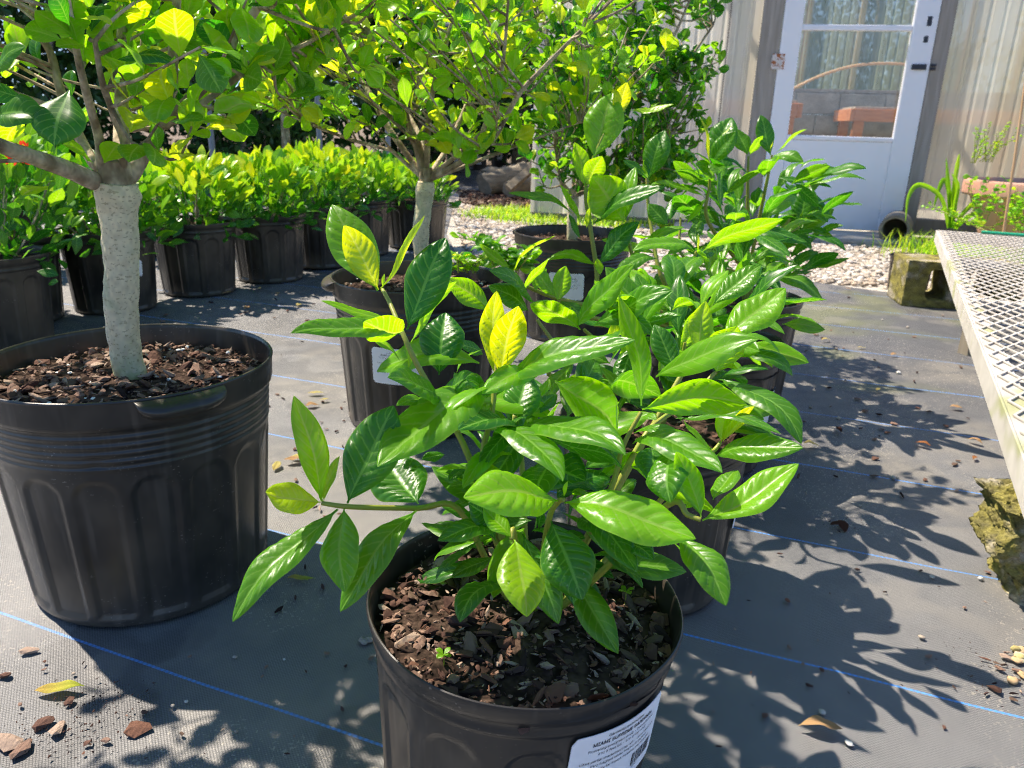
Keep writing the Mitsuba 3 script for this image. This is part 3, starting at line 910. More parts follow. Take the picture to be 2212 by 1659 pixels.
p = thing('curved_pole', 'thin pale bowed pole inside the greenhouse, behind the door glass', 'pole')
scene[p] = mikit.ply(xf(tube(smooth_path([(.25, 2.3, .90), (.55, 2.4, 1.06), (.9, 2.6, 1.17), (1.3, 2.8, 1.20), (1.7, 2.9, 1.16)]), .012, n=8), GM), 'bamboo', smooth=True)
# kerb
single('kerb', xf(box((-.6, -.47, -.02), (.80, -.004, .027), .012), GM), 'concrete', 'worn concrete doorstep slab under the white door', kind='structure')
# door
dr_ = thing('storm_door', 'white storm door with a two-part window and plain lower panel', 'door')
U0, U1, ZB, ZT = -.088, .748, .035, 2.03
W0, W1, WZ0, WZ1 = .022, .622, .555, 1.90
gbox('frame', (U0, -.036, ZB), (W0, .004, ZT), 'white_paint', dr_, .004)
gbox('frame', (W1, -.036, ZB), (U1, .004, ZT), 'white_paint', dr_, .004)
gbox('frame', (W0 + .0005, -.034, WZ1), (W1 - .0005, .004, ZT), 'white_paint', dr_, .004)
gbox('lower_panel', (W0 + .0005, -.032, ZB), (W1 - .0005, .004, WZ0 - .002), 'white_paint', dr_, .004)
gbox('sash_rail', (W0 + .0005, -.030, 1.158), (W1 - .0005, -.004, 1.190), 'white_paint', dr_, .004)
gbox('sash_rail', (W0 + .0005, -.040, WZ0 - .001), (W1 - .0005, -.006, WZ0 + .026), 'white_paint', dr_, .005)
for z0, z1 in ((WZ0 + .026, 1.158), (1.190, WZ1)):
    q = np.array([[W0, -.012, z0], [W1, -.012, z0], [W1, -.012, z1], [W0, -.012, z1]], float)
    obj('pane', xf((q, np.array([[0, 1, 2], [0, 2, 3]])), GM), 'pane', dr_)
hg = gbox('hinge', (-.125, -.040, .945), (-.089, -.037, 1.03), 'rusty', dr_, label='rusty hinge with two leaves')
gbox('plate', (-.086, -.040, .945), (-.052, -.037, 1.03), 'rusty', hg)
obj('pin', xf(tube([(-.0875, -.042, .943), (-.0875, -.042, 1.032)], .004, n=8), GM), 'rusty', hg)
lt = gbox('latch', (.650, -.050, .955), (.728, -.037, .985), 'black_metal', dr_)
gbox('hasp', (.750, -.046, .955), (.780, -.031, .968), 'black_metal', lt)
gbox('hasp', (.750, -.046, .974), (.780, -.031, .987), 'black_metal', lt)
gbox('slot', (.690, -.038, 1.185), (.715, -.0355, 1.235), 'black_metal', dr_)
gbox('slot', (.688, -.038, 1.098), (.712, -.0355, 1.133), 'black_metal', dr_)
# drain pipe
pp = onz(1926, 530) + [0, 0, .085]
d = unit(onz(1945, 490) - onz(1926, 530)); d[2] = 0; d = unit(d)
ri, ro, L_ = .064, .083, .20
n = 40
a = np.arange(n) * 2 * np.pi / n
sx, sz = np.cross(d, [0, 0, 1]), np.array([0, 0, 1.0])
L_ = .34
rings = [(.001, L_ - .01), (ri, L_ - .01), (ri, 0.004), (ri + .003, 0), (ro - .003, 0), (ro, .004), (ro, L_), (.001, L_)]
V = np.vstack([pp + d * s + r * (np.cos(a)[:, None] * sx + np.sin(a)[:, None] * sz) for r, s in rings])
single('drain_pipe', (V, grid_faces(len(rings) - 1, n, wrap=True)), 'old_cement', 'short grey cement pipe lying at the foot of the door', 'pipe', smooth=35)

# ---------------------------------------------------------------- expanded-metal bench on the right
BZ = .215
ca, cb = onz(2024, 499, BZ), onz(2212, 985, BZ)
e1 = unit(cb - ca)                       # along the near-left edge, towards the photographer
e2 = np.array([-e1[1], e1[0], 0.0])      # across, to the right
if e2[0] < 0: e2 = -e2
BL, BW = 3.0, 1.25
BM = frame(np.array([ca[0], ca[1], 0]), e1, e2, [0, 0, 1])
bench = thing('mesh_bench', 'low plant bench of pale expanded metal mesh, mossy angle-iron edge', 'bench')


def bbox_(name, lo, hi, mat, parent, bevel=.002):
    return obj(name, xf(box(lo, hi, bevel), BM), mat, parent)


for nm, lo, hi in (('frame_rail', (0, -.004, BZ - .042), (BL, 0, BZ + .004)), ('frame_rail', (0, BW, BZ - .042), (BL, BW + .004, BZ + .004)), ('frame_rail', (-.004, 0, BZ - .042), (0, BW, BZ + .004)), ('frame_rail', (BL, 0, BZ - .042), (BL + .004, BW, BZ + .004))):
    bbox_(nm, lo, hi, 'galvanised', bench)
bbox_('frame_lip', (0.001, 0.001, BZ - .003), (BL - .001, .036, BZ + .0015), 'galvanised', bench)
for x in (.75, 1.5, 2.25):
    bbox_('cross_bar', (x, .002, BZ - .034), (x + .03, BW - .002, BZ - .008), 'galvanised', bench)
# diamonds: zigzag strands that touch their neighbours
strands = []
SW, LW, th_ = .034, .072, .0022
k = 0
y = .014
while y < BW - .01:
    xs = np.arange(0.004, BL - .004, LW / 4)
    ph = np.arange(len(xs)) % 4
    off = np.where(ph == 0, -1, np.where(ph == 2, 1, 0)) * (SW / 4) * (1 if k % 2 == 0 else -1)
    mid = np.stack([xs, y + off * .95, np.full(len(xs), BZ + .003)], -1)
    n_ = len(xs)
    lo_, up_ = mid - [0, th_, 0], mid + [0, th_, 0]
    V = np.vstack([lo_, up_, lo_ + [0, 0, .0025], up_ + [0, 0, .0025]])
    i = np.arange(n_ - 1)
    q = [np.stack([a_ + i, a_ + i + 1, b_ + i + 1, b_ + i], 1) for a_, b_ in ((2 * n_, 3 * n_), (n_, 0), (0, 2 * n_), (3 * n_, n_))]
    strands.append((V, tri(np.vstack(q))))
    y += SW / 2
    k += 1
obj('mesh_deck', xf(join(strands), BM), 'deck_metal', bench, kind='stuff')
hose = smooth_path([(.03, .16, BZ + .012), (.035, .5, BZ + .013), (.028, .9, BZ + .012), (.04, BW - .02, BZ + .012)])
single('garden_cane', xf(tube(hose, .0065, n=8), BM), 'green_rubber', 'bright green plastic cane lying along the far edge of the mesh bench', 'cane', smooth=True)


def rough_block(lo, hi, cores, seed, noise_amp, M=None, cell=.009):
    """a concrete block with open cores (along y), worn by noise"""
    import manifold3d as m3
    lo, hi = np.array(lo, float), np.array(hi, float)
    b = m3.Manifold.cube((hi - lo).tolist()).translate(lo.tolist())
    for (cx0, cx1, cz0, cz1) in cores:
        r = .012
        cs = m3.CrossSection.square((cx1 - cx0 - 2 * r, cz1 - cz0 - 2 * r)).translate((cx0 + r, cz0 + r)).offset(r, m3.JoinType.Round)
        c = cs.extrude(hi[1] - lo[1] + .1).rotate((90, 0, 0)).translate((0, hi[1] + .05, 0))
        b = b - c
    b = b.refine_to_length(cell)
    v, f, _ = meshkit.arrays(b)
    m = trimesh.Trimesh(v, f, process=True)
    v = np.array(m.vertices)
    nrm = np.array(m.vertex_normals)
    k = (meshkit.fbm(v * 22 + seed, 4, seed) - .52) * 1.3 * noise_amp + (meshkit.fbm(v * 110, 2, seed + 3) - .5) * noise_amp * 1.3 + (meshkit.fbm(v * 290, 2, seed + 5) - .5) * noise_amp * .9
    v = v + nrm * k[:, None]
    return (v if M is None else v @ M[:3, :3].T + M[:3, 3], np.array(m.faces))


def worn(m, M):
    v = np.array(m[0])
    t = np.clip(1 - v[:, 2] / .15, 0, 1)
    v[:, 0] += .040 * t ** 1.6 * np.clip(1 - v[:, 0] / .3, 0, 1) + .012 * np.sin(v[:, 2] * 70) * np.clip(1 - v[:, 0] / .1, 0, 1)
    return v @ M[:3, :3].T + M[:3, 3], m[1]


q0 = onz(1946, 661)
single('concrete_block', rough_block((0, 0, 0), (.39, .19, .168), ((.075, .150, .030, .140), (.215, .305, .030, .140)), 2, .005, frame(q0, unit([.985, -.17, 0]), unit([.17, .985, 0]), [0, 0, 1])), 'mossy_concrete', 'moss-covered concrete block on its side under the far end of the mesh bench', 'block', 'concrete blocks under the bench', smooth=50)
q1 = onz(2146, 1285)
single('concrete_block', worn(rough_block((0, 0, 0), (.32, .10, .138), ((.06, .10, .03, .085),), 9, .011, None, .0042), frame(np.array([.652, .905, -.003]), unit([.985, -.17, 0]), unit([.17, .985, 0]), [0, 0, 1])), 'mossy_concrete', 'crumbling yellow-mossed concrete block at the right edge, under the near end of the bench', 'block', 'concrete blocks under the bench', smooth=60)
q2 = onz(2090, 765)
single('wooden_stake', xf(box((-.02, -.02, -.01), (.02, .02, .17), .003), rotz(.3, q2)), 'grey_wood', 'short square timber peg under the bench edge', 'stake')
pk = thing('plant_pot', 'small black pot peeking out behind the far mossy block', 'plant pot', 'small round black nursery pots')
obj('body', POT['small'], None, pk, to_world=rotz(.4, tuple(onz(1942, 640)[:2] + [.08, .11]) + (.0015,)) @ np.diag([.68, .68, .60, 1]))

# ---------------------------------------------------------------- gardenias
def stem(parent, zone, pts, r0, r1, name='stem'):
    P = [at(*zp(zone, x, y), Y) for x, y, Y in pts]
    obj(name, tube(smooth_path(P, 5), r0, r1, n=8), 'green_stem', parent, smooth=True)


def leaves(parent, spec, seed, fine=True):
    for i, ln in enumerate(s for s in spec.strip().splitlines() if s.strip()):
        q = ln.split()
        z = q[0]
        bx, by, tx, ty, Yb, Yt, W, roll, arch, fold, age = map(float, q[1:12])
        B, Tp = at(*zp(z, bx, by), Yb), at(*zp(z, tx, ty), Yt)
        put_leaf(parent, B, Tp, W * 1.13, roll, arch, fold, age, seed + i, wave=.32, relief=1.3 if age < .3 else .95, nu=56 if fine else 40, nv=14 if fine else 10)


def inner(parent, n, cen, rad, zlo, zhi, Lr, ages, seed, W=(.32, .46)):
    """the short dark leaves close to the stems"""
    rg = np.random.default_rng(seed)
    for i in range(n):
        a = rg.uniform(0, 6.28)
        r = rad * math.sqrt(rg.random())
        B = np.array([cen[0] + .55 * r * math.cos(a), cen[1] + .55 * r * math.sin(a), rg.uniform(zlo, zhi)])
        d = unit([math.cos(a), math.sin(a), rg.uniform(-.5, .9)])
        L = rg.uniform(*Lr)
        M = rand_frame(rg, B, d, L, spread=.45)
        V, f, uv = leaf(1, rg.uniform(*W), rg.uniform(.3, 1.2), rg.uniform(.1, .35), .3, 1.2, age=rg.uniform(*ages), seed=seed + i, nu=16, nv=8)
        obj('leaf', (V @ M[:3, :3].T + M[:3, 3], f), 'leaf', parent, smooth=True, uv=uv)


G1 = thing('gardenia_plant', 'glossy young gardenia in the nearest pot, one branch reaching far left', 'shrub', 'gardenia plants in the middle row')
crown = np.array([.022, .545, .205])
for P in ([(990, 1099, .535), (900, 1098, .52), (760, 1095, .48), (695, 1087, .47)],
          [(1012, 985, .56), (955, 880, .57), (905, 795, .57), (872, 725, .575), (842, 655, .60), (826, 625, .615)],
          [(1045, 1000, .555), (1062, 900, .575), (1072, 800, .59), (1075, 760, .595)],
          [(1185, 1125, .50), (1205, 1085, .485), (1218, 1080, .475)],
          [(1318, 1060, .54), (1345, 967, .55), (1385, 890, .555)],
          [(1385, 955, .60), (1430, 905, .62), (1478, 875, .64), (1540, 810, .66), (1546, 806, .66)],
          [(1500, 1000, .58), (1540, 975, .60), (1557, 955, .605)],
          [(1440, 1092, .478), (1485, 1112, .464), (1514, 1123, .459)],
          [(1110, 1150, .485), (1105, 1165, .475)],
          [(1126, 985, .60), (1112, 900, .605), (1110, 930, .60)],
          [(1478, 800, .66), (1500, 785, .66), (1508, 772, .66)]):
    a = at(*P[0][:2], P[0][2])
    mid = (a + crown) / 2 + [0, 0, -.012]
    pts = [crown + np.array([.0, .0, -.01])] + [mid] + [at(x, y, Y) for x, y, Y in P]
    obj('stem', tube(smooth_path(pts, 5), .0031, .0016, n=8), 'green_stem', G1, smooth=True)
obj('stem', tube(smooth_path([(.018, .545, .18), (.020, .545, .21), (.026, .548, .25)], 4), .0075, .005, n=9, bump=.2), 'twig_bark', G1, smooth=True)
leaves(G1, '''
A 610 785 425 95 .470 .480 .27 25 .35 .30 .62
A 600 792 240 725 .470 .445 .52 35 -.6 .30 .80
A 622 785 725 490 .475 .480 .26 35 .5 .55 .78
A 775 800 1080 160 .480 .520 .46 12 .35 .12 .14
A 1240 802 1010 520 .500 .555 .60 15 .3 .12 .10
A 712 838 25 1575 .470 .405 .26 42 .55 .25 .28
A 755 830 762 1382 .475 .435 .46 30 .6 .20 .32
A 1225 848 728 1508 .500 .440 .31 38 .55 .25 .25
A 1702 85 972 562 .595 .470 .33 48 .7 .22 .34
A 1410 482 1260 512 .56 .55 .5 40 .6 .2 .15
A 1530 572 1440 655 .555 .54 .5 40 .6 .2 .12
A 1420 385 1330 365 .57 .56 .4 50 .6 .2 .2
B 660 782 42 762 .480 .440 .47 42 .5 .12 .55
B 262 770 133 498 .50 .53 .50 25 .3 .2 .60
B 702 795 1562 1032 .478 .435 .40 42 .5 .16 .46
B 357 1025 172 830 .475 .490 .46 25 .4 .2 .55
B 376 1036 456 1542 .468 .420 .52 20 .55 .12 .70
B 430 1000 665 1588 .490 .452 .32 15 .4 .15 .16
B 615 915 818 1432 .492 .452 .58 10 .4 .10 .10
B 280 965 -125 1045 .50 .462 .38 55 .5 .2 .10
B 255 945 75 800 .505 .49 .60 35 .5 .15 .08
B 225 378 692 658 .555 .470 .33 62 1.3 .20 .22
B 405 325 1102 487 .580 .470 .30 62 .9 .22 .28
B 600 380 1080 572 .590 .510 .26 115 .4 .2 .14
B 640 0 1046 362 .660 .560 .40 140 .5 .25 .50
B 560 625 842 652 .575 .520 .52 40 .7 .2 .08
B 375 330 462 -60 .600 .640 .52 12 .3 .12 .18
B 540 112 606 -12 .63 .64 .5 40 .3 .2 .7
B 430 272 652 88 .610 .650 .42 55 .5 .2 .16
B 222 92 55 -15 .58 .55 .42 50 .5 .2 .2
D 1565 1440 1580 820 .600 .612 .33 150 .3 .22 .90
D 1600 1442 1736 930 .590 .580 .42 160 .3 .16 .97
D 1560 1592 2585 1178 .595 .540 .28 62 .6 .22 .24
D 1570 1640 1250 1800 .595 .55 .34 60 .6 .2 .3
D 882 1140 82 1130 .570 .500 .26 60 .6 .28 .26
D 905 1112 615 1042 .570 .535 .62 138 -.8 .35 .60
D 930 1100 1212 435 .575 .605 .40 16 .4 .14 .08
D 958 1192 1290 752 .582 .625 .26 118 .4 .2 .48
D 940 1395 905 1180 .59 .60 .30 60 .4 .35 .6
D 880 1335 600 1112 .590 .610 .36 100 .4 .2 .40
D 862 1100 300 893 .590 .575 .24 70 .4 .2 .42
D 716 820 382 195 .615 .660 .38 12 .35 .12 .38
D 722 812 470 345 .612 .615 .42 162 .4 .18 .92
D 736 802 1057 272 .615 .600 .20 70 -.5 .55 .82
D 1160 1432 1206 978 .610 .655 .56 8 .4 .16 .08
D 1290 1412 1482 1245 .640 .66 .28 80 .9 .3 .45
D 1480 1285 1288 1195 .68 .66 .45 55 .5 .2 .14
D 1162 1622 788 1452 .565 .500 .36 62 .7 .22 .20
D 1152 1600 1442 1442 .585 .560 .42 50 .6 .15 .16
D 1130 1655 850 1655 .57 .53 .3 60 .6 .2 .22
C 315 432 886 406 .555 .520 .36 150 1.0 .25 .42
C 310 412 187 -190 .560 .590 .24 140 .5 .35 .40
C 265 620 752 778 .545 .470 .36 60 1.0 .20 .24
C 636 1018 500 662 .460 .475 .36 158 .9 .15 .40
C 642 1036 1168 727 .460 .480 .34 40 -.4 .28 .52
C 480 625 470 940 .510 .465 .60 30 .8 .14 .18
C 515 1112 772 1502 .465 .415 .42 34 .7 .2 .28
C 470 1142 580 1317 .47 .45 .18 70 .4 .4 .45
C 712 690 1192 642 .605 .560 .38 48 .6 .2 .22
C 747 612 776 378 .605 .615 .40 155 .3 .2 .72
C 756 606 926 415 .606 .600 .36 125 .5 .3 .92
C 735 268 1182 622 .680 .590 .32 58 1.0 .16 .16
C 500 480 1072 566 .640 .575 .18 68 .5 .25 .20
C 697 648 542 490 .60 .60 .28 70 -.6 .3 .58
C 270 562 582 604 .585 .540 .28 66 .7 .2 .28
C 360 640 372 840 .56 .52 .6 30 .6 .14 .10
C 700 925 832 765 .50 .53 .46 50 .5 .2 .34
C 545 968 640 905 .50 .49 .4 50 .5 .2 .3
C 618 150 662 -158 .660 .680 .42 158 .3 .22 .70
C 716 236 834 -20 .660 .665 .74 150 .5 .2 .60
C 530 232 700 148 .690 .70 .40 110 .5 .2 .45
C 750 78 1096 -229 .690 .720 .43 32 .4 .18 .42
C 700 -133 965 -352 .740 .76 .44 38 .5 .2 .26
C 505 242 380 -30 .690 .72 .42 18 .4 .15 .12
C 210 1140 378 1252 .50 .47 .46 40 .5 .15 .08
C 320 470 392 488 .56 .54 .4 50 .5 .2 .3
B 658 1092 600 1180 .50 .49 .45 30 -.6 .2 .60
B 690 1000 838 1030 .54 .53 .5 40 .5 .2 .14
B 790 900 960 985 .53 .50 .5 45 .5 .2 .12
''', 100)
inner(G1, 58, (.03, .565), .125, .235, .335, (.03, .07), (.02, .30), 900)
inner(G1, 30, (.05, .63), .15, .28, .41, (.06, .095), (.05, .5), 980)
for x, y, Y in ((1085, 770, .595), (827, 622, .615), (693, 1084, .47), (1218, 1072, .475)):
    B = at(x, y, Y)
    put_leaf(G1, B, B + [.002, -.001, .012], .3, 30, .2, .5, .7, 5, nu=10, nv=6)

G2 = thing('gardenia_plant', 'gardenia in the second pot, mostly hidden behind the nearest plant', 'shrub', 'gardenia plants in the middle row')
for P in ([(1200, 820, .84), (1205, 760, .85), (1160, 690, .86)], [(1290, 800, .86), (1285, 740, .86), (1262, 712, .84)], [(1400, 820, .86), (1350, 760, .88), (1320, 700, .88)], [(1440, 860, .88), (1470, 790, .90), (1480, 740, .90)]):
    pts = [np.array([.19, .94, .2]), np.array([.19, .93, .26])] + [at(x, y, Y) for x, y, Y in P]
    obj('stem', tube(smooth_path(pts, 5), .0042, .002, n=8), 'green_stem', G2, smooth=True)
leaves(G2, '''
E 338 1480 45 1268 .86 .80 .30 62 .5 .2 .20
E 300 1530 40 1370 .85 .82 .42 40 .5 .15 .16
E 50 1530 -230 1320 .84 .86 .46 150 .4 .15 .44
E 620 1640 992 1228 .84 .78 .30 48 .4 .25 .30
E 640 1655 318 1482 .84 .78 .34 135 .6 .2 .52
E 735 1622 1238 1400 .85 .80 .38 48 .5 .16 .20
E 1000 1680 1250 1400 .86 .84 .34 60 .5 .2 .26
E 560 1560 580 1500 .84 .85 .5 60 .3 .3 .7
E 880 1560 1130 1700 .86 .82 .36 50 .8 .2 .22
E 270 1405 432 1195 .9 .9 .34 120 .4 .25 .55
E 1000 1650 1300 1560 .86 .84 .40 60 .6 .2 .16
O 1290 790 1360 870 .82 .78 .36 60 .9 .2 .4
O 1240 780 1180 880 .82 .78 .40 50 .8 .2 .3
O 1335 770 1400 720 .84 .82 .34 120 .5 .25 .6
O 1325 770 1330 690 .84 .85 .34 150 .3 .25 .66
O 1420 800 1480 870 .84 .8 .42 40 .8 .2 .2
O 1380 740 1335 840 .86 .82 .44 40 .8 .2 .14
O 1470 760 1530 660 .9 .92 .40 150 .4 .2 .55
O 1480 790 1560 760 .9 .88 .36 60 .6 .2 .3
O 1240 830 1300 900 .8 .76 .4 50 .8 .2 .2
O 1135 740 1080 760 .86 .82 .4 60 .8 .2 .2
''', 300)
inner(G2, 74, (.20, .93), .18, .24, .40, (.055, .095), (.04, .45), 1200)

G3 = thing('gardenia_plant', 'gardenia in the third pot with a tall single shoot and broad light leaves', 'shrub', 'gardenia plants in the middle row')
for P in ([(1285, 700, 1.28), (1290, 600, 1.28), (1275, 490, 1.29), (1266, 400, 1.30), (1300, 300, 1.31), (1330, 255, 1.32)], [(1420, 700, 1.26), (1368, 560, 1.25), (1352, 480, 1.25)],
          [(1470, 640, 1.15), (1505, 543, 1.12)], [(1440, 620, 1.3), (1405, 480, 1.36), (1397, 385, 1.38)], [(1270, 660, 1.2), (1140, 620, 1.15), (1104, 590, 1.14)], [(1300, 690, 1.18), (1205, 650, 1.12)]):
    pts = [np.array([.365, 1.36, .19]), np.array([.36, 1.35, .27])] + [at(x, y, Y) for x, y, Y in P]
    obj('stem', tube(smooth_path(pts, 5), .0055, .0024, n=8), 'green_stem', G3, smooth=True)
leaves(G3, '''
E 725 535 852 108 1.30 1.34 .52 14 .3 .14 .40
E 668 716 603 430 1.29 1.30 .40 150 .3 .35 .58
E 682 716 782 520 1.28 1.27 .62 160 .4 .2 .62
E 880 272 945 38 1.32 1.32 .50 155 .3 .25 .97
E 890 268 850 80 1.33 1.35 .40 150 .3 .25 .9
E 962 222 1252 183 1.32 1.30 .32 70 -.5 .4 .66
E 930 950 715 655 1.24 1.27 .72 162 .4 .12 .60
E 936 940 1000 592 1.25 1.28 .36 40 .4 .3 .34
E 720 970 1202 718 1.28 1.20 .28 60 .5 .25 .14
E 582 892 168 762 1.30 1.26 .22 66 .6 .3 .24
E 636 962 508 708 1.28 1.30 .26 120 .4 .3 .48
E 682 992 702 858 1.27 1.27 .36 140 .3 .3 .66
E 640 1065 562 900 1.28 1.29 .26 40 .3 .2 .12
E 760 1222 1024 952 1.25 1.23 .44 40 .4 .2 .08
E 742 1232 388 1225 1.25 1.20 .32 112 1.0 .2 .40
E 200 1282 482 1038 1.14 1.14 .24 100 .7 .35 .66
E 188 1282 -20 1095 1.14 1.15 .26 140 .3 .25 .46
E 490 1472 546 1238 1.12 1.14 .50 158 .3 .2 .52
E 480 1442 318 1245 1.12 1.12 .46 40 .4 .2 .30
E 960 1180 1320 985 1.22 1.2 .30 60 .6 .2 .3
E 420 1250 350 1400 1.16 1.12 .4 50 .8 .2 .5
E 770 1300 750 1190 1.2 1.2 .5 150 .3 .2 .58
F 490 1092 1082 855 1.13 1.10 .34 128 .5 .22 .44
F 432 1090 -10 1085 1.13 1.08 .32 64 1.1 .25 .38
F 450 1100 530 1150 1.12 1.08 .5 110 .5 .2 .4
F 460 1090 455 960 1.12 1.12 .16 40 .3 .5 .82
F 100 560 218 208 1.38 1.40 .50 22 .3 .16 .14
F 92 562 -85 428 1.38 1.36 .34 55 .4 .2 .14
F 95 560 70 420 1.38 1.39 .4 150 .3 .3 .5
F 240 905 98 745 1.30 1.32 .56 20 .5 .15 .16
F 380 890 520 708 1.28 1.27 .28 50 .4 .25 .46
F 480 1130 250 1230 1.12 1.08 .34 70 .6 .2 .36
F 300 1330 100 1190 1.14 1.12 .24 75 .5 .2 .34
O 1210 650 1265 700 1.10 1.06 .45 50 .6 .2 .2
O 1420 560 1330 590 1.2 1.15 .36 60 .8 .2 .2
O 1430 640 1480 600 1.2 1.18 .36 60 .8 .2 .3
''', 400, False)
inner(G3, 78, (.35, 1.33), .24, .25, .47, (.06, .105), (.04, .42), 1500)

G4 = thing('gardenia_plant', 'bushy dark gardenia in the farthest pot, in front of the white door', 'shrub', 'gardenia plants in the middle row')
for P in ([(1530, 480, 1.7), (1533, 400, 1.7), (1534, 355, 1.7)], [(1615, 420, 1.72), (1617, 337, 1.72)], [(1655, 400, 1.7), (1668, 335, 1.7)], [(1700, 480, 1.72), (1735, 440, 1.73), (1751, 400, 1.73)], [(1650, 540, 1.68), (1728, 490, 1.66)], [(1480, 560, 1.72), (1470, 470, 1.75)]):
    pts = [np.array([.535, 1.75, .19]), np.array([.53, 1.745, .28])] + [at(x, y, Y) for x, y, Y in P]
    obj('stem', tube(smooth_path(pts, 5), .006, .0024, n=8), 'green_stem', G4, smooth=True)
leaves(G4, '''
F 552 462 706 118 1.70 1.74 .54 28 .4 .18 .14
F 545 452 470 108 1.70 1.72 .12 60 .3 .5 .86
F 560 432 712 165 1.69 1.70 .12 60 .3 .5 .88
F 555 455 735 215 1.69 1.66 .50 30 .4 .2 .2
F 820 392 738 200 1.72 1.75 .60 35 .3 .18 .28
F 832 392 932 250 1.71 1.70 .46 140 .4 .25 .5
F 985 392 912 98 1.70 1.73 .40 25 .3 .15 .12
F 1030 372 1248 203 1.70 1.70 .22 110 .4 .35 .52
F 1005 392 1226 440 1.69 1.64 .46 50 .6 .2 .24
F 990 390 1005 290 1.7 1.7 .3 100 .3 .4 .8
F 1275 602 1392 448 1.73 1.75 .52 35 .4 .2 .2
F 1290 606 1468 570 1.73 1.70 .26 70 .5 .3 .46
F 1275 602 1228 488 1.73 1.75 .34 40 .3 .2 .2
F 1190 905 1272 615 1.70 1.73 .56 20 .3 .16 .12
F 1208 912 1306 788 1.68 1.68 .30 100 .4 .35 .85
F 1192 906 1222 798 1.68 1.68 .30 60 .3 .35 .85
F 1230 932 1438 985 1.68 1.63 .34 58 .8 .2 .26
F 960 1042 1225 1060 1.68 1.64 .34 100 .7 .2 .2
F 512 702 118 605 1.70 1.66 .26 75 .8 .25 .36
F 620 702 975 492 1.70 1.66 .22 118 .6 .25 .30
F 590 562 440 452 1.70 1.66 .5 50 .5 .2 .26
F 545 460 640 540 1.68 1.62 .6 60 .6 .15 .22
F 470 570 400 420 1.72 1.72 .34 80 .5 .3 .5
F 690 640 760 560 1.7 1.7 .4 60 .4 .2 .2
F 1040 560 1230 600 1.72 1.7 .4 60 .8 .2 .12
F 1080 580 1160 720 1.7 1.66 .3 60 .8 .2 .1
F 960 730 1120 740 1.7 1.64 .3 70 .8 .2 .1
F 900 620 880 740 1.7 1.66 .45 40 .5 .2 .12
F 1300 740 1400 880 1.73 1.68 .36 40 .8 .2 .12
F 1040 860 1050 750 1.68 1.7 .4 60 .4 .2 .2
F 960 1000 1050 800 1.68 1.68 .36 60 .5 .2 .3
F 280 700 260 860 1.7 1.66 .6 40 .5 .2 .06
F 930 1000 960 1310 1.66 1.62 .36 40 .7 .2 .08
''', 500, False)
inner(G4, 125, (.535, 1.745), .26, .27, .53, (.06, .105), (.02, .28), 1800)

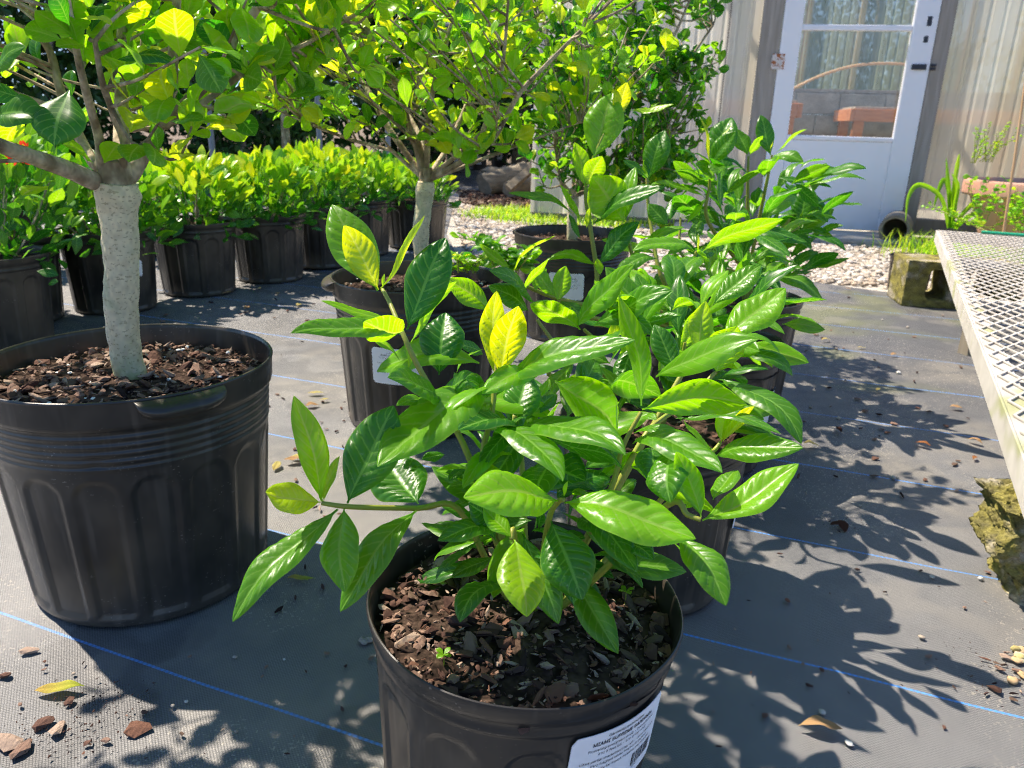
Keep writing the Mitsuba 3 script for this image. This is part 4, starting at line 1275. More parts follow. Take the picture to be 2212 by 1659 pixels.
# ---------------------------------------------------------------- trees on pale trunks
def tree(name, label, fork, trunk_pts, r0, r1, limbs, cen, rad, n_twigs, shape, seed, keep, Lr, ages, thick, extra=None, per=(5, 9), open_to=()):
    k = thing(name, label, 'tree', 'small standard trees in pots')
    rg = np.random.default_rng(seed)
    P = smooth_path(trunk_pts, 16)
    m = len(P)
    s = np.linspace(0, 1, m)
    rad_ = r0 + (r1 - r0) * s + .18 * r0 * np.exp(-((s - .86) / .10) ** 2) + .10 * r0 * np.exp(-(s / .06) ** 2)
    fk = np.array(fork)
    obj('fork', tube(smooth_path([fk - [0, 0, .020], fk + [0, 0, .004], fk + [0, 0, .026]], 6), r1 * .97, r1 * .74, n=18, bump=.30, seed=seed), 'twig_bark', k, smooth=True)
    tr = obj('trunk', tube(P, r0, n=28, bump=.12, seed=seed, radii=rad_), 'pale_trunk', k, smooth=True)
    paths = []
    for L in limbs:
        pts = smooth_path([at(*q) for q in L[1:]], 6)
        if L[0] > 0:
            pts = np.vstack([[fork], pts])
        t = abs(L[0])
        paths.append(pts)
        obj('limb', tube(pts, t, t * .45, n=9, bump=.14, seed=seed + len(paths)), 'twig_bark', k, smooth=True)
    cen, rad = np.array(cen), np.array(rad)
    items, tw = [], []
    nodes = np.vstack(paths)
    for i in range(n_twigs):
        for _ in range(60):
            q = rg.normal(0, 1, 3)
            q = cen + rad * unit(q) * rg.random() ** .45
            s_ = q[2] - np.linspace(.30, fork[2], 12)            # the crown is open on the side the sun reaches the trunk from
            gap = np.hypot(q[0] + .556 * s_ - fork[0], q[1] - .336 * s_ - fork[1]).min()
            if q[2] > fork[2] + .02 and (gap > .095 or rg.random() < .12) and (q[2] < .80 or rg.random() < .45) and (rg.random() < .12 or not any(x0 < q[0] + .556 * (q[2] - z0) < x1 and y0 < q[1] - .336 * (q[2] - z0) < y1 for x0, x1, y0, y1, z0 in open_to)): break
        hz = np.hypot(nodes[:, 0] - q[0], nodes[:, 1] - q[1])
        dn = np.linalg.norm(nodes - q, axis=1) + 1.1 * np.maximum(0, nodes[:, 2] - (q[2] - .45 * hz))
        b = nodes[np.argmin(dn)]
        mid = (b + q) / 2 + rg.normal(0, .012, 3) + [0, 0, -.01]
        tp = smooth_path([b, mid, q], 4)
        if np.linalg.norm(q - b) > .02:
            tw.append(tube(tp, (.0024 * thick), .0011 * thick, n=5))
        dirn = unit(q - b + [0, 0, .04])
        nl = int(rg.integers(*per))
        for j in range(nl):
            s_ = 1 - rg.random() ** 1.6 * .75
            B = tp[min(len(tp) - 1, int(s_ * (len(tp) - 1) + .5))] + rg.normal(0, .004, 3)
            a = rg.uniform(0, 6.28)
            side = unit(np.cross(dirn, [math.cos(a), math.sin(a), .3]))
            d = unit(dirn * rg.uniform(.1, 1.0) + side * rg.uniform(.5, 1.1) + [0, 0, .15])
            L = rg.uniform(*Lr)
            ak = int(np.clip(rg.normal(ages[0], ages[1]), 0, 16))
            if rg.random() < .012: ak = 16
            items.append((rand_frame(rg, B, d, L, spread=.55), ak, int(rg.integers(4))))
    obj('twigs', join(tw), 'twig_bark', k, smooth=True, kind='stuff')
    for M in extra or []: items.append(M)
    flush_leaves(k, items, shape, keep)
    return k


def big_leaf(bx, by, tx, ty, Yb, Yt, W, roll, age):
    B, Tp = at(bx, by, Yb), at(tx, ty, Yt)
    x, y, n = leaf_frame(B, Tp, roll)
    L = np.linalg.norm(Tp - B)
    return frame(B, x, y, n, (L, L * W / .58, L)), age, 1


f1 = at(252, 395, .93)
tree('standard_tree', 'nearest tree, pale thick trunk and round glossy leaves, at the left', f1, [(-.487, .93, .262), tuple(at(264, 700, .93)), tuple(at(262, 560, .93)), tuple(at(255, 450, .93)), tuple(f1)], .0180, .0225,
     [(.0118, (214, 395, .92), (144, 365, .88), (67, 338, .83), (-20, 305, .78), (-120, 240, .74)),
      (.0112, (281, 378, .94), (311, 335, .95), (351, 268, .96)),
      (-.0085, (351, 268, .96), (395, 231, .96), (469, 151, .95), (509, 77, .95), (549, 27, .94), (600, -60, .93)),
      (-.0085, (351, 268, .96), (368, 200, .98), (375, 100, .99), (382, 0, 1.0), (392, -120, 1.0)),
      (.0055, (264, 378, .93), (268, 308, .91), (248, 254, .88), (221, 177, .85), (205, 90, .83)),
      (.0060, (218, 362, .92), (214, 301, .90), (187, 201, .86), (161, 84, .82), (150, -40, .80)),
      (.0070, (201, 352, .95), (174, 301, .97), (134, 208, .99), (110, 117, 1.0), (80, 60, 1.0), (60, -60, 1.0)),
      (-.0045, (351, 268, .96), (435, 224, .98), (536, 151, 1.0), (603, 120, 1.02), (670, 90, 1.03), (745, 45, 1.04)),
      (.0105, (262, 330, 1.0), (262, 200, 1.08), (264, 60, 1.12), (266, -80, 1.14))],
     (-.50, .95, .80), (.40, .36, .25), 185, 'obovate', 11, 250, (.032, .053), (8.6, 3.8), 1.0,
     [big_leaf(250, 130, 380, 138, .84, .83, .30, 62, 1), big_leaf(150, 195, 118, 315, .72, .68, .60, 20, 1), big_leaf(-30, 250, 95, 255, .70, .69, .50, 40, 2), big_leaf(60, 215, -60, 195, .72, .70, .5, 40, 1),
      big_leaf(459, 247, 545, 228, .97, .93, .50, 118, 8), big_leaf(362, 262, 305, 190, .92, .90, .52, 160, 8), big_leaf(370, 262, 440, 260, .93, .90, .38, 60, 4), big_leaf(225, 352, 262, 312, .9, .88, .66, 150, 10),
      big_leaf(200, 352, 135, 312, .9, .86, .45, 60, 7), big_leaf(105, 402, 48, 423, .85, .80, .40, 60, 9), big_leaf(408, 180, 405, 125, .93, .93, .7, 155, 10), big_leaf(150, 55, 105, -20, .70, .68, .6, 40, 1), big_leaf(175, 40, 240, 55, .74, .72, .3, 80, 12), big_leaf(-20, 160, 55, 100, .72, .7, .4, 60, 3)], (5, 9), ((-.26, .10, .34, .60, .26),))
f2 = at(920, 392, 1.53)
tree('standard_tree', 'second tree, straight pale trunk and airy fan of limbs, at the middle', f2, [(-.175, 1.535, .262), tuple(at(909, 520, 1.53)), tuple(at(916, 440, 1.53)), tuple(f2)], .0165, .0158,
     [(.0105, (903, 318, 1.53), (880, 268, 1.53), (875, 221, 1.53)), (-.0075, (875, 221, 1.53), (843, 161, 1.52), (803, 84, 1.50), (783, 33, 1.49), (760, -60, 1.48)),
      (-.0070, (875, 221, 1.53), (887, 208, 1.54), (913, 151, 1.55), (944, 84, 1.56), (960, 0, 1.57), (970, -100, 1.58)), (.0060, (924, 285, 1.52), (934, 201, 1.50), (950, 134, 1.48), (990, 0, 1.46)),
      (.0060, (1000, 348, 1.50), (1064, 301, 1.46), (1120, 205, 1.42), (1190, 130, 1.40), (1260, 60, 1.38)), (.0038, (1064, 335, 1.55), (1134, 308, 1.58), (1252, 264, 1.62)),
      (.0040, (846, 325, 1.56), (756, 301, 1.58), (692, 275, 1.60), (662, 248, 1.60)), (.0065, (840, 278, 1.56), (780, 174, 1.60), (716, 114, 1.63), (639, 33, 1.66), (580, -60, 1.68)),
      (.0050, (1040, 290, 1.48), (1074, 200, 1.44), (1090, 100, 1.42), (1098, 0, 1.40)), (.0055, (960, 330, 1.6), (1010, 220, 1.68), (1050, 90, 1.74), (1070, -40, 1.78)),
      (.0055, (910, 300, 1.6), (850, 180, 1.7), (830, 60, 1.76), (820, -60, 1.8))],
     (-.15, 1.53, .82), (.47, .42, .30), 275, 'obovate', 12, 290, (.026, .045), (9.4, 3.8), 1.1,
     [big_leaf(665, 215, 605, 160, 1.58, 1.57, .45, 40, 9), big_leaf(668, 205, 700, 148, 1.58, 1.58, .5, 150, 11), big_leaf(670, 250, 620, 235, 1.58, 1.55, .4, 50, 6), big_leaf(680, 210, 655, 120, 1.58, 1.58, .5, 40, 9), big_leaf(690, 260, 718, 230, 1.58, 1.57, .5, 50, 7)], (5, 9), ((.04, .42, 1.05, 1.45, .58),))
f3 = np.array([.16, 2.27, .40])
tree('leafy_shrub', 'dense dark green shrub behind, its leafy right arm crossing the greenhouse wall', f3, [(.165, 2.27, .262), (.16, 2.27, .33), tuple(f3)], .016, .014,
     [(.009, (1215, 400, 2.26), (1200, 300, 2.24), (1190, 180, 2.22), (1180, 60, 2.2)), (.009, (1270, 330, 2.3), (1310, 230, 2.32), (1350, 100, 2.34), (1380, -40, 2.36)), (.006, (1330, 330, 2.28), (1400, 240, 2.28), (1480, 140, 2.28), (1540, 55, 2.28)),
      (.006, (1300, 300, 2.2), (1390, 190, 2.16), (1450, 90, 2.14), (1490, 0, 2.12)), (.006, (1240, 300, 2.4), (1260, 160, 2.44), (1275, 20, 2.46)), (.005, (1340, 380, 2.25), (1400, 330, 2.22), (1440, 290, 2.2))],
     (.24, 2.28, .74), (.30, .32, .44), 400, 'obovate', 13, 250, (.025, .043), (3.6, 2.8), 1.1, None, (6, 10))
# ---------------------------------------------------------------- row of yellow-green bushes
def bush(name, label, group, x, y, z0, R, Hh, n, Lr, ages, seed, keep, shape='bush', mat_n=14, cat='bush', base=.18):
    k = thing(name, label, cat, group)
    rg = np.random.default_rng(seed)
    st, items = [], []
    for i in range(mat_n):
        a, r = rg.uniform(0, 6.28), R * math.sqrt(rg.random())
        p0 = np.array([x + .18 * r * math.cos(a), y + .18 * r * math.sin(a), z0])
        p2 = np.array([x + r * .9 * math.cos(a), y + r * .9 * math.sin(a), z0 + Hh * rg.uniform(.55, .95) * (1 - .3 * (r / R) ** 2)])
        st.append(tube(smooth_path([p0, (p0 + p2) / 2 + [0, 0, -.02], p2], 4), .003, .0014, n=5))
    obj('stems', join(st), 'twig_bark', k, smooth=True)
    for i in range(n):
        a, q = rg.uniform(0, 6.28), rg.random() ** .5
        h = rg.random() ** .75
        rr = R * q * (1.0 if h < .7 else math.sqrt(max(.05, 1 - ((h - .7) / .34) ** 2)))
        B = np.array([x + rr * math.cos(a), y + rr * math.sin(a), z0 - .012 + h * Hh * (1.04 - .25 * q * q)])
        d = unit([math.cos(a) * q * rg.uniform(.3, 1.4) + rg.normal(0, .3), math.sin(a) * q * rg.uniform(.3, 1.4) + rg.normal(0, .3), .2 + .9 * h + rg.normal(0, .3)])
        L = rg.uniform(*Lr) * (1.1 if h > .6 else .9)
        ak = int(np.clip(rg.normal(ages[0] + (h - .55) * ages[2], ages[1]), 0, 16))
        items.append((rand_frame(rg, B, d, L, spread=.8), ak, int(rg.integers(4))))
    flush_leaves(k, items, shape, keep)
    return k


bl = ['dark leafy plant cut by the left picture edge', 'dark leafy plant behind the left-edge one', 'dark green bush mostly hidden behind the near pale trunk', 'yellowest bush of the back row, right of the near trunk', 'yellow-green bush in the middle of the back row',
      'yellow-green bush after the middle one, a little taller', 'bush with a few rusty orange leaves near the far end of the row', 'small bush behind the second pale trunk at the row end']
for i, (x, y, _) in enumerate(ROW):
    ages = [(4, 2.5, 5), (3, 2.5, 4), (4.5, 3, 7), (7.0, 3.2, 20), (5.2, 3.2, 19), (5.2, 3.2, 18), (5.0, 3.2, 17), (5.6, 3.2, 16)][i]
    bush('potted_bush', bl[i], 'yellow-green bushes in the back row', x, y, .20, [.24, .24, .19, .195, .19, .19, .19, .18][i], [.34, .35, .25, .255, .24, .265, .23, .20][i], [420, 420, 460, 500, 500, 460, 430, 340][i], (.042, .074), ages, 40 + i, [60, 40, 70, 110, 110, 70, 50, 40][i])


for i, (x, y, lb) in enumerate(((-1.95, 2.95, 'dark bush behind the left end of the yellow-green row'), (-1.62, 3.45, 'dark leafy bush behind the yellowest bush'), (-1.45, 4.1, 'dark bush behind the middle of the yellow-green row'), (-1.12, 4.6, 'dark bush in the gap between the two trees'), (-.85, 5.0, 'dark bush behind the far end of the row'))):
    pot('small', x, y, lb.replace('bush', 'pot', 1).replace('leafy ', ''), 'dark pots of the second row', 0, 10, 140 + i)
    bush('dark_bush', lb, 'dark bushes of the second row', x, y, .2, .24, .17, 340, (.045, .07), (.6, 1.2, 2), 90 + i, 0)


def flower_head(p, label, seed):
    rg = np.random.default_rng(seed)
    ms = []
    for _ in range(26):
        d = unit(rg.normal(0, 1, 3))
        s = unit(np.cross(d, rg.normal(0, 1, 3)))
        c = p + d * rg.uniform(.008, .020)
        L = .011
        ms.append((np.array([c - s * .2 * L, c + d * L * .5 + s * L * .45, c + d * L, c + d * L * .5 - s * L * .45]), np.array([[0, 1, 2], [0, 2, 3]])))
    single('flower_head', join(ms), 'flower', label, 'flower', 'small red flower heads')


flower_head(at(292, 342, 2.10), 'small red flower head seen right of the nearest tree\'s fork', 1)
flower_head(at(36, 334, 1.66), 'small red flower head at the left edge under a low limb', 2)
flower_head(at(54, 330, 1.67), 'red flower head just right of the one at the left edge', 3)

# ---------------------------------------------------------------- behind: logs, far pots, pipes, trees
def log(px0, py0, px1, py1, Y0, Y1, r, label, seed):
    a, b = onz(px0, py0, r * .9), onz(px1, py1, r * .9)
    a, b = at(px0, py0, Y0), at(px1, py1, Y1)
    pts = np.linspace(a, b, 14) + np.random.default_rng(seed).normal(0, .006, (14, 3))
    single('log', tube(pts, r, r * .85, n=18, bump=.32, seed=seed), 'weathered_log', label, 'log', 'weathered logs lying on the mulch', smooth=50)


log(1044, 402, 1140, 372, 7.0, 7.2, .10, 'split weathered log at the left end of the pile', 1)
log(1052, 385, 1180, 366, 7.25, 7.35, .09, 'upper weathered log of the pile', 2)
log(1098, 408, 1176, 392, 6.8, 6.9, .07, 'short lower log beside the plank', 3)
v0, v1 = at(1098, 408, 6.6), at(1162, 352, 6.75)
single('plank', tube(np.linspace(v0, v1, 6), .045, .045, n=4, bump=.05), 'weathered_log', 'broad weathered plank leaning on the logs', 'plank')
far = []
for i, (px, py) in enumerate(((940, 372), (985, 372), (1032, 366), (1078, 362), (1130, 356), (1180, 352))):
    q = onz(px, py)
    k = pot('small', q[0], q[1], f'{["first", "second", "third", "fourth", "fifth", "sixth"][i]} far dark pot from the left, behind the logs', 'far dark pots behind the logs', 0, 0, 80 + i)
    if i in (1, 2, 3):
        tag_ = at(px + 2, py - 20 - 6 * (i % 2), q[1] - .14)
        obj('tag', box(tag_ - [.035, .001, .055], tag_ + [.035, .001, .055], .0008), 'paper', k)
    bush('far_plant', f'{["first", "second", "third", "fourth", "fifth", "sixth"][i]} dark far plant from the left, above the logs', 'far dark plants behind the logs', q[0], q[1], .2, .30, .55, 260, (.05, .09), (3, 2, 5), 70 + i, 0)


def pipe(px, py0, py1, Y, r, label):
    a, b = at(px, py0, Y), at(px + (px - 1106) * 0.0, py1, Y)
    x, y = a[0], Y
    single('fence_post', tube([(x, y, -.02), (x, y, 1.1), (x, y, 2.3)], r, n=12), 'steel_pipe', label, 'post', 'grey pipe posts in the background', smooth=40)


pipe(452, 250, 0, 4.9, .018, 'thin grey pipe post left of the gap between the trees')
pipe(690, 300, 0, 5.3, .018, 'thin grey pipe post in the gap between the two trees')
pipe(838, 300, 0, 5.6, .018, 'thin grey pipe post behind the second tree')
a, b = at(1150, 60, 7.6), at(1430, 62, 7.6)
single('fence_rail', tube([a - [.8, 0, 0], b + [.3, 0, 0]], .018, n=12), 'steel_pipe', 'pale horizontal pipe rail behind the dark shrub', 'rail', smooth=40)
# dark fence row of low palms and shade plants under the trees
def palm(px, py, Y, label, seed):
    c = at(px, py, Y)
    k = thing('fan_palm', label, 'palm', 'fan palms in the shade')
    rg = np.random.default_rng(seed)
    obj('stem', tube([(c[0], Y, -.02), (c[0], Y, c[2] - .25), tuple(c)], .03, .02, n=8), 'twig_bark', k)
    for j in range(6):
        a0 = rg.uniform(0, 6.28)
        ax = unit([math.cos(a0), math.sin(a0), rg.uniform(-.2, .7)])
        sd = unit(np.cross(ax, [0, 0, 1]))
        o = c + ax * .18
        ms = [(*tube([tuple(c), tuple(o)], .006, .004, n=4), )]
        out = []
        for t in np.linspace(-1.4, 1.4, 17):
            d = unit(ax * math.cos(t) + sd * math.sin(t) + [0, 0, -.12])
            w = np.cross(d, unit(np.cross(ax, sd))) * .010
            L = .28 * (1 - .2 * abs(t))
            out.append((np.array([o, o + d * L * .5 + w, o + d * L - [0, 0, .03], o + d * L * .5 - w]), np.array([[0, 1, 2], [0, 2, 3]]), np.array([[.1, .5], [.5, .2], [.9, .5], [.5, .8]]) + [6, 0]))
        v, f, uv = joinuv(out)
        obj('frond', (v, f), 'leaf', k, uv=uv)


palm(612, 212, 4.6, 'small fan palm with pale thin fronds in the gap between the trees', 4)
palm(520, 250, 6.2, 'dark fan palm in the shade behind the near tree', 5)


def big_tree(name, label, x, y, h, R, zc, n, Ls, ages, seed, trunk_r=.12):
    k = thing(name, label, 'tree', 'background trees')
    rg = np.random.default_rng(seed)
    limbs = [tube(smooth_path([(x, y, -.05), (x + rg.normal(0, .1), y, h * .3), (x + rg.normal(0, .2), y + .1, h * .8)], 6), trunk_r, trunk_r * .4, n=10, bump=.15, seed=seed)]
    obj('trunk', limbs[0], 'twig_bark', k, smooth=True)
    out = []
    lobes = [np.array([x, y, zc]) + np.array([R * 1.0, R * .8, h * .42]) * unit(rg.normal(0, 1, 3)) * rg.random() ** .4 for _ in range(26)]
    lr = [rg.uniform(.28, .5) * R for _ in lobes]
    for i in range(n):
        j = int(rg.integers(len(lobes)))
        u_ = unit(rg.normal(0, 1, 3))
        B = lobes[j] + u_ * lr[j] * rg.random() ** .35
        if B[2] < .12: continue
        L = rg.uniform(*Ls)
        M = rand_frame(rg, B, unit(u_ + rg.normal(0, .5, 3)), L, spread=.8)
        ak = int(np.clip(rg.normal(*ages), 0, 16))
        w = .28
        V = np.array([[0, 0, 0], [.35, w * .9, .03], [.7, w * .7, .02], [1, 0, -.08], [.7, -w * .7, .02], [.35, -w * .9, .03], [.5, 0, -.03]])
        f = np.array([[0, 6, 1], [1, 6, 2], [2, 6, 3], [3, 6, 4], [4, 6, 5], [5, 6, 0]])[:, ::-1]
        uv = np.array([[.02, .5], [.35, .9], [.7, .85], [.98, .5], [.7, .15], [.35, .1], [.5, .5]]) + [2 * ak, 0]
        out.append((V @ M[:3, :3].T + M[:3, 3], f, uv))
    v, f, uv = joinuv(out)
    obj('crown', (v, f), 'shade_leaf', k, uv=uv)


BT = [(-5.2, 7.4, 5.0, 1.9, 2.2, 8000, (.08, .14), (4, 3), 'leafy tree at the far left behind the bush row'), (-3.0, 7.8, 4.6, 1.7, 1.9, 9500, (.08, .14), (2, 2), 'dark tree in the gap between the two pale-trunked trees'), (-1.2, 9.2, 5.0, 1.7, 2.1, 9000, (.08, .14), (2.5, 2), 'dark tree behind the second pale-trunked tree'),
      (.0, 11.0, 4.4, 1.6, 2.0, 8000, (.09, .15), (3, 3), 'tree behind the far pots and the dark shrub'), (2.2, 11.6, 3.3, 1.5, 1.4, 8000, (.06, .10), (5, 3), 'tree above the left end of the greenhouse'), (-4.2, 11.0, 7.5, 2.4, 4.2, 6000, (.12, .18), (5, 3), 'tall tree rising behind the dark ones'),
      (-1.6, 12.6, 8.0, 2.6, 4.6, 6000, (.12, .18), (3, 3), 'tall tree far behind, centre of the gap'), (-8.0, 9.5, 6.0, 2.4, 3.0, 5000, (.12, .18), (4, 3), 'tree far left beyond the frame of the near tree'), (4.4, 10.6, 3.2, 1.5, 1.4, 9000, (.06, .10), (4, 3), 'tree behind the greenhouse seen through its cloudy walls'),
      (7.2, 9.8, 3.2, 1.5, 1.4, 7000, (.06, .10), (4, 3), 'tree behind the right end of the greenhouse'), (-2.1, 6.9, 1.9, .85, .7, 5200, (.05, .10), (3, 2.5), 'low dark shrub behind the yellow bushes'), (-3.6, 6.4, 1.9, 1.0, .7, 5600, (.05, .10), (4, 3), 'low shrub behind the near tree trunk'), (-5.2, 6.0, 1.9, 1.0, .7, 4800, (.05, .10), (4, 3), 'low shrub behind the left end of the bush row'),
      (-1.0, 12.0, 1.9, 1.2, .8, 4000, (.07, .12), (3, 2), 'low dark shrub beyond the far fabric strip'), (1.6, 13.2, 2.0, 1.5, .9, 4000, (.07, .12), (3, 2), 'low dark shrub beyond the logs')]
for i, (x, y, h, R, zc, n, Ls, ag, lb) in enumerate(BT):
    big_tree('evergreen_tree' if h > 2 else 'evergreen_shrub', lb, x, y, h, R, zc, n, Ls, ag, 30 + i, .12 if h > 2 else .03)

# ---------------------------------------------------------------- right: planter, strap-leaved plant, weeds, cane
def lathe(prof, c, n=72):
    prof = np.array(prof)
    a = np.arange(n) * 2 * np.pi / n
    V = np.stack([np.outer(prof[:, 0], np.cos(a)), np.outer(prof[:, 0], np.sin(a)), np.repeat(prof[:, 1:2], n, 1)], -1).reshape(-1, 3) + c
    return V, grid_faces(len(prof) - 1, n, wrap=True)[:, ::-1]


pc = np.array([2.74, 4.20, 0.03])
pl = thing('terracotta_planter', 'large pale-rimmed terracotta planter by the ribbed wall at the right edge', 'planter')
obj('bowl', lathe([(.02, 0.01), (.20, .01), (.215, .02), (.27, .18), (.305, .265), (.315, .275), (.345, .278), (.352, .288), (.352, .345), (.345, .356), (.325, .358), (.315, .345), (.30, .31), (.02, .31)], pc), 'terracotta', pl, smooth=35)
obj('soil', xf(soil_mesh(.305, .318, 4), rotz(0, pc)), 'soil', pl, smooth=True)


def strap(name, label, base, paths, w, seed, ages):
    k = thing(name, label, 'plant')
    for i, P in enumerate(paths):
        pts = smooth_path(P, 8)
        m = len(pts)
        t = np.linspace(0, 1, m)
        tan = np.gradient(pts, axis=0)
        tan /= np.linalg.norm(tan, axis=1, keepdims=True)
        ww = w * np.minimum(1, (1 - t) * 3.2) ** .7 * (.75 + .25 * np.minimum(1, t * 5))
        side = np.cross(tan, np.array([.15, -1, .25]))
        side /= np.linalg.norm(side, axis=1, keepdims=True)
        nn = np.cross(side, tan)
        V, uv = [], []
        for j in range(m):
            for s in (-1, -.5, 0, .5, 1):
                V.append(pts[j] + side[j] * ww[j] * s + nn[j] * ww[j] * .45 * s * s)
                uv.append([min(t[j], .99) + 2 * ages[i % len(ages)], .5 + .42 * s])
        obj('leaf', (np.array(V), grid_faces(m - 1, 4)), 'leaf', k, smooth=True, uv=np.array(uv))
    return k


def W(x, y, Y): return at(*zp('W', x, y), Y)


Ys = 4.25
strap('strap_leaved_plant', 'lily-like plant with arching strap leaves at the foot of the door post', None,
      [[W(1205, 1475, Ys), W(1165, 1300, Ys), W(1090, 1222, Ys), W(1000, 1200, Ys - .02), W(945, 1280, Ys - .04), W(928, 1440, Ys - .05)],
       [W(1232, 1475, Ys), W(1236, 1250, Ys), W(1258, 1080, Ys + .01), W(1278, 990, Ys + .01)], [W(1222, 1475, Ys), W(1215, 1300, Ys + .02), W(1200, 1180, Ys + .02), W(1192, 1015, Ys + .03)],
       [W(1212, 1475, Ys), W(1205, 1250, Ys + .04), W(1175, 1165, Ys + .05), W(1140, 1230, Ys + .05), W(1108, 1360, Ys + .05)],
       [W(1245, 1480, Ys), W(1290, 1390, Ys - .03), W(1360, 1320, Ys - .04), W(1440, 1265, Ys - .05)], [W(1250, 1480, Ys), W(1320, 1410, Ys - .06), W(1385, 1385, Ys - .08), W(1430, 1420, Ys - .1)],
       [W(1228, 1475, Ys), W(1245, 1330, Ys - .02), W(1262, 1200, Ys - .02), W(1225, 1120, Ys - .02)], [W(1470, 1480, Ys), W(1480, 1350, Ys), W(1465, 1260, Ys)], [W(1440, 1480, Ys), W(1410, 1400, Ys), W(1360, 1380, Ys - .03)]], .013, 3, [7, 10, 5, 4, 9, 8, 8, 9, 7])


def weed(label, px, py, Y, n, h, Lr, ages, seed, spread=.12, shape='obovate', lean=.4):
    base = at(px, py, Y)
    k = thing('weed', label, 'weed')
    rg = np.random.default_rng(seed)
    st, items = [], []
    for i in range(n):
        b = base + [rg.normal(0, spread * .4), rg.normal(0, spread * .3), 0]
        e = b + [rg.normal(0, spread * lean * 2), rg.normal(0, spread * .4), h * rg.uniform(.5, 1)]
        P = smooth_path([b, (b + e) / 2 + rg.normal(0, .012, 3), e], 6)
        st.append(tube(P, .0022, .0010, n=5))
        for j in range(2, len(P)):
            for s in (-1, 1):
                if rg.random() < .7:
                    d = unit([s * rg.uniform(.5, 1), rg.normal(0, .5), rg.uniform(-.1, .6)])
                    items.append((rand_frame(rg, P[j], d, rg.uniform(*Lr), spread=.6), int(np.clip(rg.normal(*ages), 0, 16)), int(rg.integers(4))))
    obj('stems', join(st), 'green_stem', k, smooth=True)
    flush_leaves(k, items, shape, 60)


weed('airy weed with tiny leaves growing in the terracotta planter', 2135, 350, 4.18, 9, .27, (.010, .020), (10, 3), 1, .10)
weed('thin weed shoots left in the planter, against the ribbed wall', 2102, 352, 4.15, 5, .20, (.010, .018), (9, 3), 2, .06)
weed('round-leaved weed in front of the planter', 2112, 470, 3.95, 4, .24, (.022, .040), (6, 3), 3, .12)
weed('low bright weeds behind the far end of the mesh bench', 2150, 495, 3.9, 14, .11, (.015, .032), (9, 3), 4, .30)
weed('bright green weed tuft at the right edge behind the bench', 2200, 480, 3.9, 10, .22, (.02, .036), (8, 3), 5, .12)
weed('small round-leaved weed growing behind the second tree\'s pot', 1085, 590, 2.0, 7, .10, (.03, .045), (4, 2), 6, .07)
weed('tiny seedling tuft on the mulch under the second tree', 1010, 590, 1.62, 5, .04, (.012, .02), (10, 3), 7, .05)


def in_tuft(rg):
    return 2.36 + rg.normal(0, .17), 4.1 + rg.normal(0, .16)


gv = blades(900, in_tuft, .04, .14, .003, 14, .7)
single('grass_tuft', (gv[0], gv[1]), 'leaf', 'bright grass tuft beside the cement pipe behind the bench', 'grass', uv=gv[2])
single('bamboo_cane', tube([tuple(W(1558, 1535, 3.7)), tuple(W(1640, 1000, 3.72)), tuple(W(1720, 430, 3.74))], .006, n=8), 'bamboo', 'thin tan bamboo cane leaning at the right edge', 'cane', smooth=True)

# ---------------------------------------------------------------- litter on the fabric
def dry_leaf(px, py, L, ang, tone, label, group=None, curl=.8, Wd=.4, z=.006):
    p = onz(px, py)
    V, f, uv = leaf(L, Wd, curl, .35, .5, .6, nu=14, nv=8, seed=int(px))
    rgl = np.random.default_rng(int(px * 3 + py))
    M = rotz(ang, p + [0, 0, z + .04 * L * curl], rgl.normal(0, .12), rgl.uniform(0, 6))
    t = uv[:, :1] % 2
    col = np.array(tone[0]) * (1 - t) + np.array(tone[1]) * t
    single('fallen_leaf', (V @ M[:3, :3].T + M[:3, 3], f), 'dry_leaf', label, 'leaf', group, smooth=True, color=np.clip(col * (1 + .15 * (meshkit.noise(V * 300)[:, None] - .5)), 0, 1))


YG, BR, TN = ((.42, .50, .06), (.50, .34, .10)), ((.34, .15, .06), (.26, .11, .05)), ((.50, .32, .16), (.40, .24, .12))
dry_leaf(184, 1493, .050, 3.3, YG, 'yellow-green fallen leaf with a brown tip at the lower left', curl=.5, Wd=.34)
dry_leaf(682, 1258, .040, 3.1, YG, 'yellow-green fallen leaf lying between the big pot and the nearest pot', curl=.4, Wd=.26)
dry_leaf(1722, 1580, .045, -.1, TN, 'curled tan-brown fallen leaf at the bottom right of the fabric', curl=.9, Wd=.36)
dry_leaf(1232, 1518 - 300, .03, .4, BR, 'brown fallen leaf under the nearest plant', 'small fallen leaves')
rl = np.random.default_rng(55)
LIT = [(1972, 962, 'brown'), (1810, 1132, 'dark'), (1822, 1142, 'dark'), (1740, 705, 'tan'), (1795, 740, 'yel'), (1870, 755, 'yel'), (1935, 770, 'tan'), (1870, 605, 'tan'), (1825, 625, 'tan'), (1950, 640, 'tan'), (2085, 955, 'tan'), (2050, 885, 'tan'), (2100, 1000, 'brown'), (1900, 845, 'yel'), (1805, 930, 'dark'), (1770, 970, 'yel'),
       (700, 855, 'yel'), (712, 868, 'yel'), (690, 880, 'tan'), (625, 995, 'yel'), (605, 1005, 'yel'), (570, 990, 'yel'), (655, 1000, 'tan'), (600, 640, 'tan'), (650, 660, 'yel'), (540, 670, 'tan'), (480, 640, 'tan'), (560, 625, 'yel'), (780, 905, 'tan'), (1045, 1130, 'yel')]
LT = {'brown': BR, 'dark': ((.10, .05, .035), (.08, .04, .03)), 'tan': TN, 'yel': ((.55, .50, .18), (.50, .38, .14))}
TX = {'brown': 'curled red-brown', 'dark': 'dark brown', 'tan': 'dry tan', 'yel': 'pale yellow'}
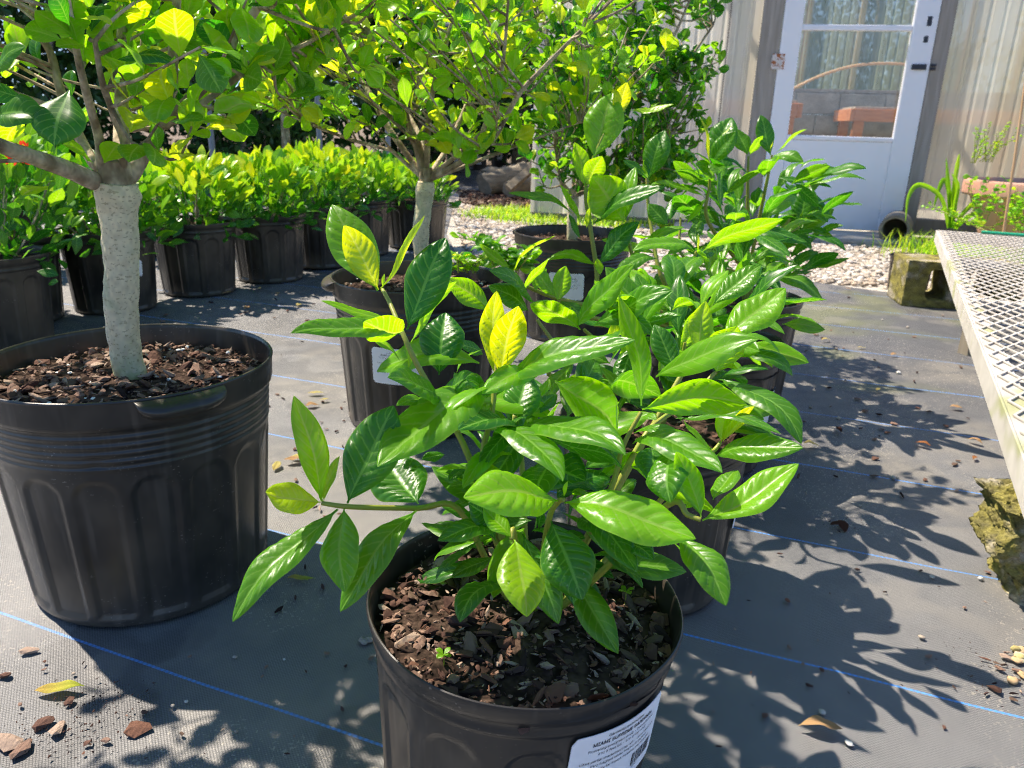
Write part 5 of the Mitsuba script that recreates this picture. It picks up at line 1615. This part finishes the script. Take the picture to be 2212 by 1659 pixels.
for px, py, t in LIT:
    side = 'right of the middle pots' if px > 1500 else 'between the two big pots' if px < 1000 else 'behind the nearest pot'
    dry_leaf(px, py, float(rl.uniform(.022, .036)), float(rl.uniform(0, 6.28)), LT[t], f'{TX[t]} fallen leaf scrap on the fabric {side}', f'{TX[t]} leaf scraps {side}', float(rl.uniform(.4, 1.2)), float(rl.uniform(.35, .6)))


def bits(n, place, smin, smax, where, seed):
    rg = np.random.default_rng(seed)
    for _ in range(n):
        q = place(rg)
        ci = int(rg.integers(16))
        s = rg.uniform(smin, smax)
        tn = ['dark brown', 'brown', 'tan', 'grey-brown', 'pale tan', 'blackish', 'reddish brown', 'dull grey'][ci % 8]
        k = thing('bark_bit', f'{tn} bark bit lying on the black fabric {where}', 'bark chip', f'{tn} bark bits {where}')
        scene[k] = {**CHIP_D[ci], 'to_world': T(chip_matrix(rg, [q[0], q[1], .003 + s * .07], s, .12).tolist())}


def px_area(x0, x1, y0, y1):
    return lambda rg: onz(rg.uniform(x0, x1), rg.uniform(y0, y1))


NM = ['reddish bark piece farthest back at the lower left', 'bark piece at the left edge beyond the yellow-green leaf', 'dark bark piece just in front of the yellow-green leaf', 'bark piece right beside the one in front of the yellow-green leaf', 'largest lone bark piece in front of the big pot', 'large bark piece of the heap at the left edge', 'second bark piece of the heap at the left edge', 'small bark piece left of the largest lone one', 'bark crumb at the tip of the yellow-green leaf', 'thick dark bark piece right of the yellow-green leaf between the pots', 'dark bark piece below the leaf between the pots', 'long thin dark bark sliver between the pots', 'small bark piece nearest the big pot in its shade', 'bark piece behind the leaf between the pots']
for q, s in (((60, 1412), .030), ((10, 1465), .02), ((95, 1570), .03), ((125, 1583), .034), ((300, 1582), .036), ((22, 1610), .05), ((48, 1625), .04), ((230, 1605), .016), ((150, 1520), .018)):
    k = thing('bark_piece', NM.pop(0), 'bark chip', 'larger bark pieces at the lower left')
    scene[k] = {**CHIP_D[int(rl.choice([1, 2, 4, 6]))], 'to_world': T(chip_matrix(rl, onz(*q) + [0, 0, .004], s * .9, .15).tolist())}
for q, s in (((697, 1273), .026), ((638, 1296), .018), ((600, 1327), .032), ((575, 1240), .016), ((660, 1232), .02)):
    k = thing('bark_piece', NM.pop(0), 'bark chip', 'dark bark pieces between the pots')
    scene[k] = {**CHIP_D[int(rl.choice([0, 3, 5]))], 'to_world': T(chip_matrix(rl, onz(*q) + [0, 0, .004], s, .15).tolist())}
bits(34, px_area(1500, 2150, 1080, 1640), .005, .014, 'at the lower right', 1)
bits(50, px_area(1720, 2100, 640, 1080), .010, .026, 'beside the mesh bench', 2)
bits(26, px_area(30, 800, 1390, 1650), .004, .012, 'in front of the big pot', 3)
bits(40, px_area(500, 760, 600, 1130), .008, .020, 'between the two big pots', 4)
bits(16, px_area(150, 700, 640, 700), .012, .03, 'at the foot of the back row', 5)
bits(14, px_area(2120, 2205, 1400, 1520), .010, .022, 'near the mossy block', 6)


def stones(n, place, r0, r1, where, seed, z=.002, **kw):
    rg = np.random.default_rng(seed)
    for _ in range(n):
        q = place(rg)
        m_, c_ = scatter_stones(1, lambda g: (q[0], q[1]), r0, r1, int(rg.integers(1e6)), z, **kw)
        single('pebble', m_, 'stone', f'small pale pebble {where}', 'pebble', f'pebbles {where}', smooth=True, color=c_)


def seedling(px, py, z, label, seed):
    p = onz(px, py, z)
    k = thing('seedling', label, 'seedling', 'tiny seedlings in the nearest pot')
    obj('stem', tube([p - [0, 0, .012], p + [0, 0, .004]], .0006, n=5), 'green_stem', k)
    rg = np.random.default_rng(seed)
    for j in range(4):
        a = j * 1.57 + seed
        d = np.array([math.cos(a), math.sin(a), .25])
        M = rand_frame(rg, p + [0, 0, .004], d, .0075, spread=.1)
        obj('leaf', lib_leaf('obovate', 8, j % 4)[1], None, k, to_world=M)


seedling(959, 1424, .226, 'tiny four-leaved seedling in the left part of the nearest pot', 1)
seedling(1352, 1287, .226, 'tiny four-leaved seedling at the right side of the nearest pot', 2)
# small drifts of spilt soil
for (px, py, r, n, lb) in ((222, 1512, .016, 90, 'small drift of dark soil crumbs beside the yellow-green leaf at the lower left'), (132, 1585, .022, 140, 'drift of dark soil crumbs left of the largest lone bark piece'), (1832, 1140, .02, 60, 'soil crumbs around the dark fallen leaf at the right'), (1790, 745, .05, 90, 'soil crumbs beyond the farthest middle pot'), (640, 1010, .05, 60, 'soil crumbs behind the big pot'), (2190, 1440, .04, 150, 'soil and grit heaped at the right edge')):
    c0 = onz(px, py)
    it = []
    for _ in range(n):
        q = c0[:2] + rl.normal(0, r, 2) * [1.5, .8]
        it.append((int(rl.choice([0, 3, 5, 13, 8])), chip_matrix(rl, [q[0], q[1], .0045], rl.uniform(.0015, .0055), .3)))
    m, c = chip_mass(it)
    single('soil_spill', m, 'chip', lb, kind='stuff', color=c)
stones(7, px_area(1500, 2150, 1080, 1640), .002, .0042, 'at the lower right', 1)
stones(7, px_area(1720, 2050, 630, 1050), .004, .007, 'beside the mesh bench', 2)
stones(6, px_area(100, 800, 1400, 1650), .0014, .003, 'in front of the big pot', 3)
stones(5, px_area(780, 800, 1378, 1395), .003, .005, 'at the left foot of the nearest pot', 4)
stones(9, px_area(2184, 2211, 1405, 1475), .004, .007, 'piled at the right edge near the mossy block', 5, tones=((.50, .42, .18), (.52, .36, .20), (.45, .38, .28)))
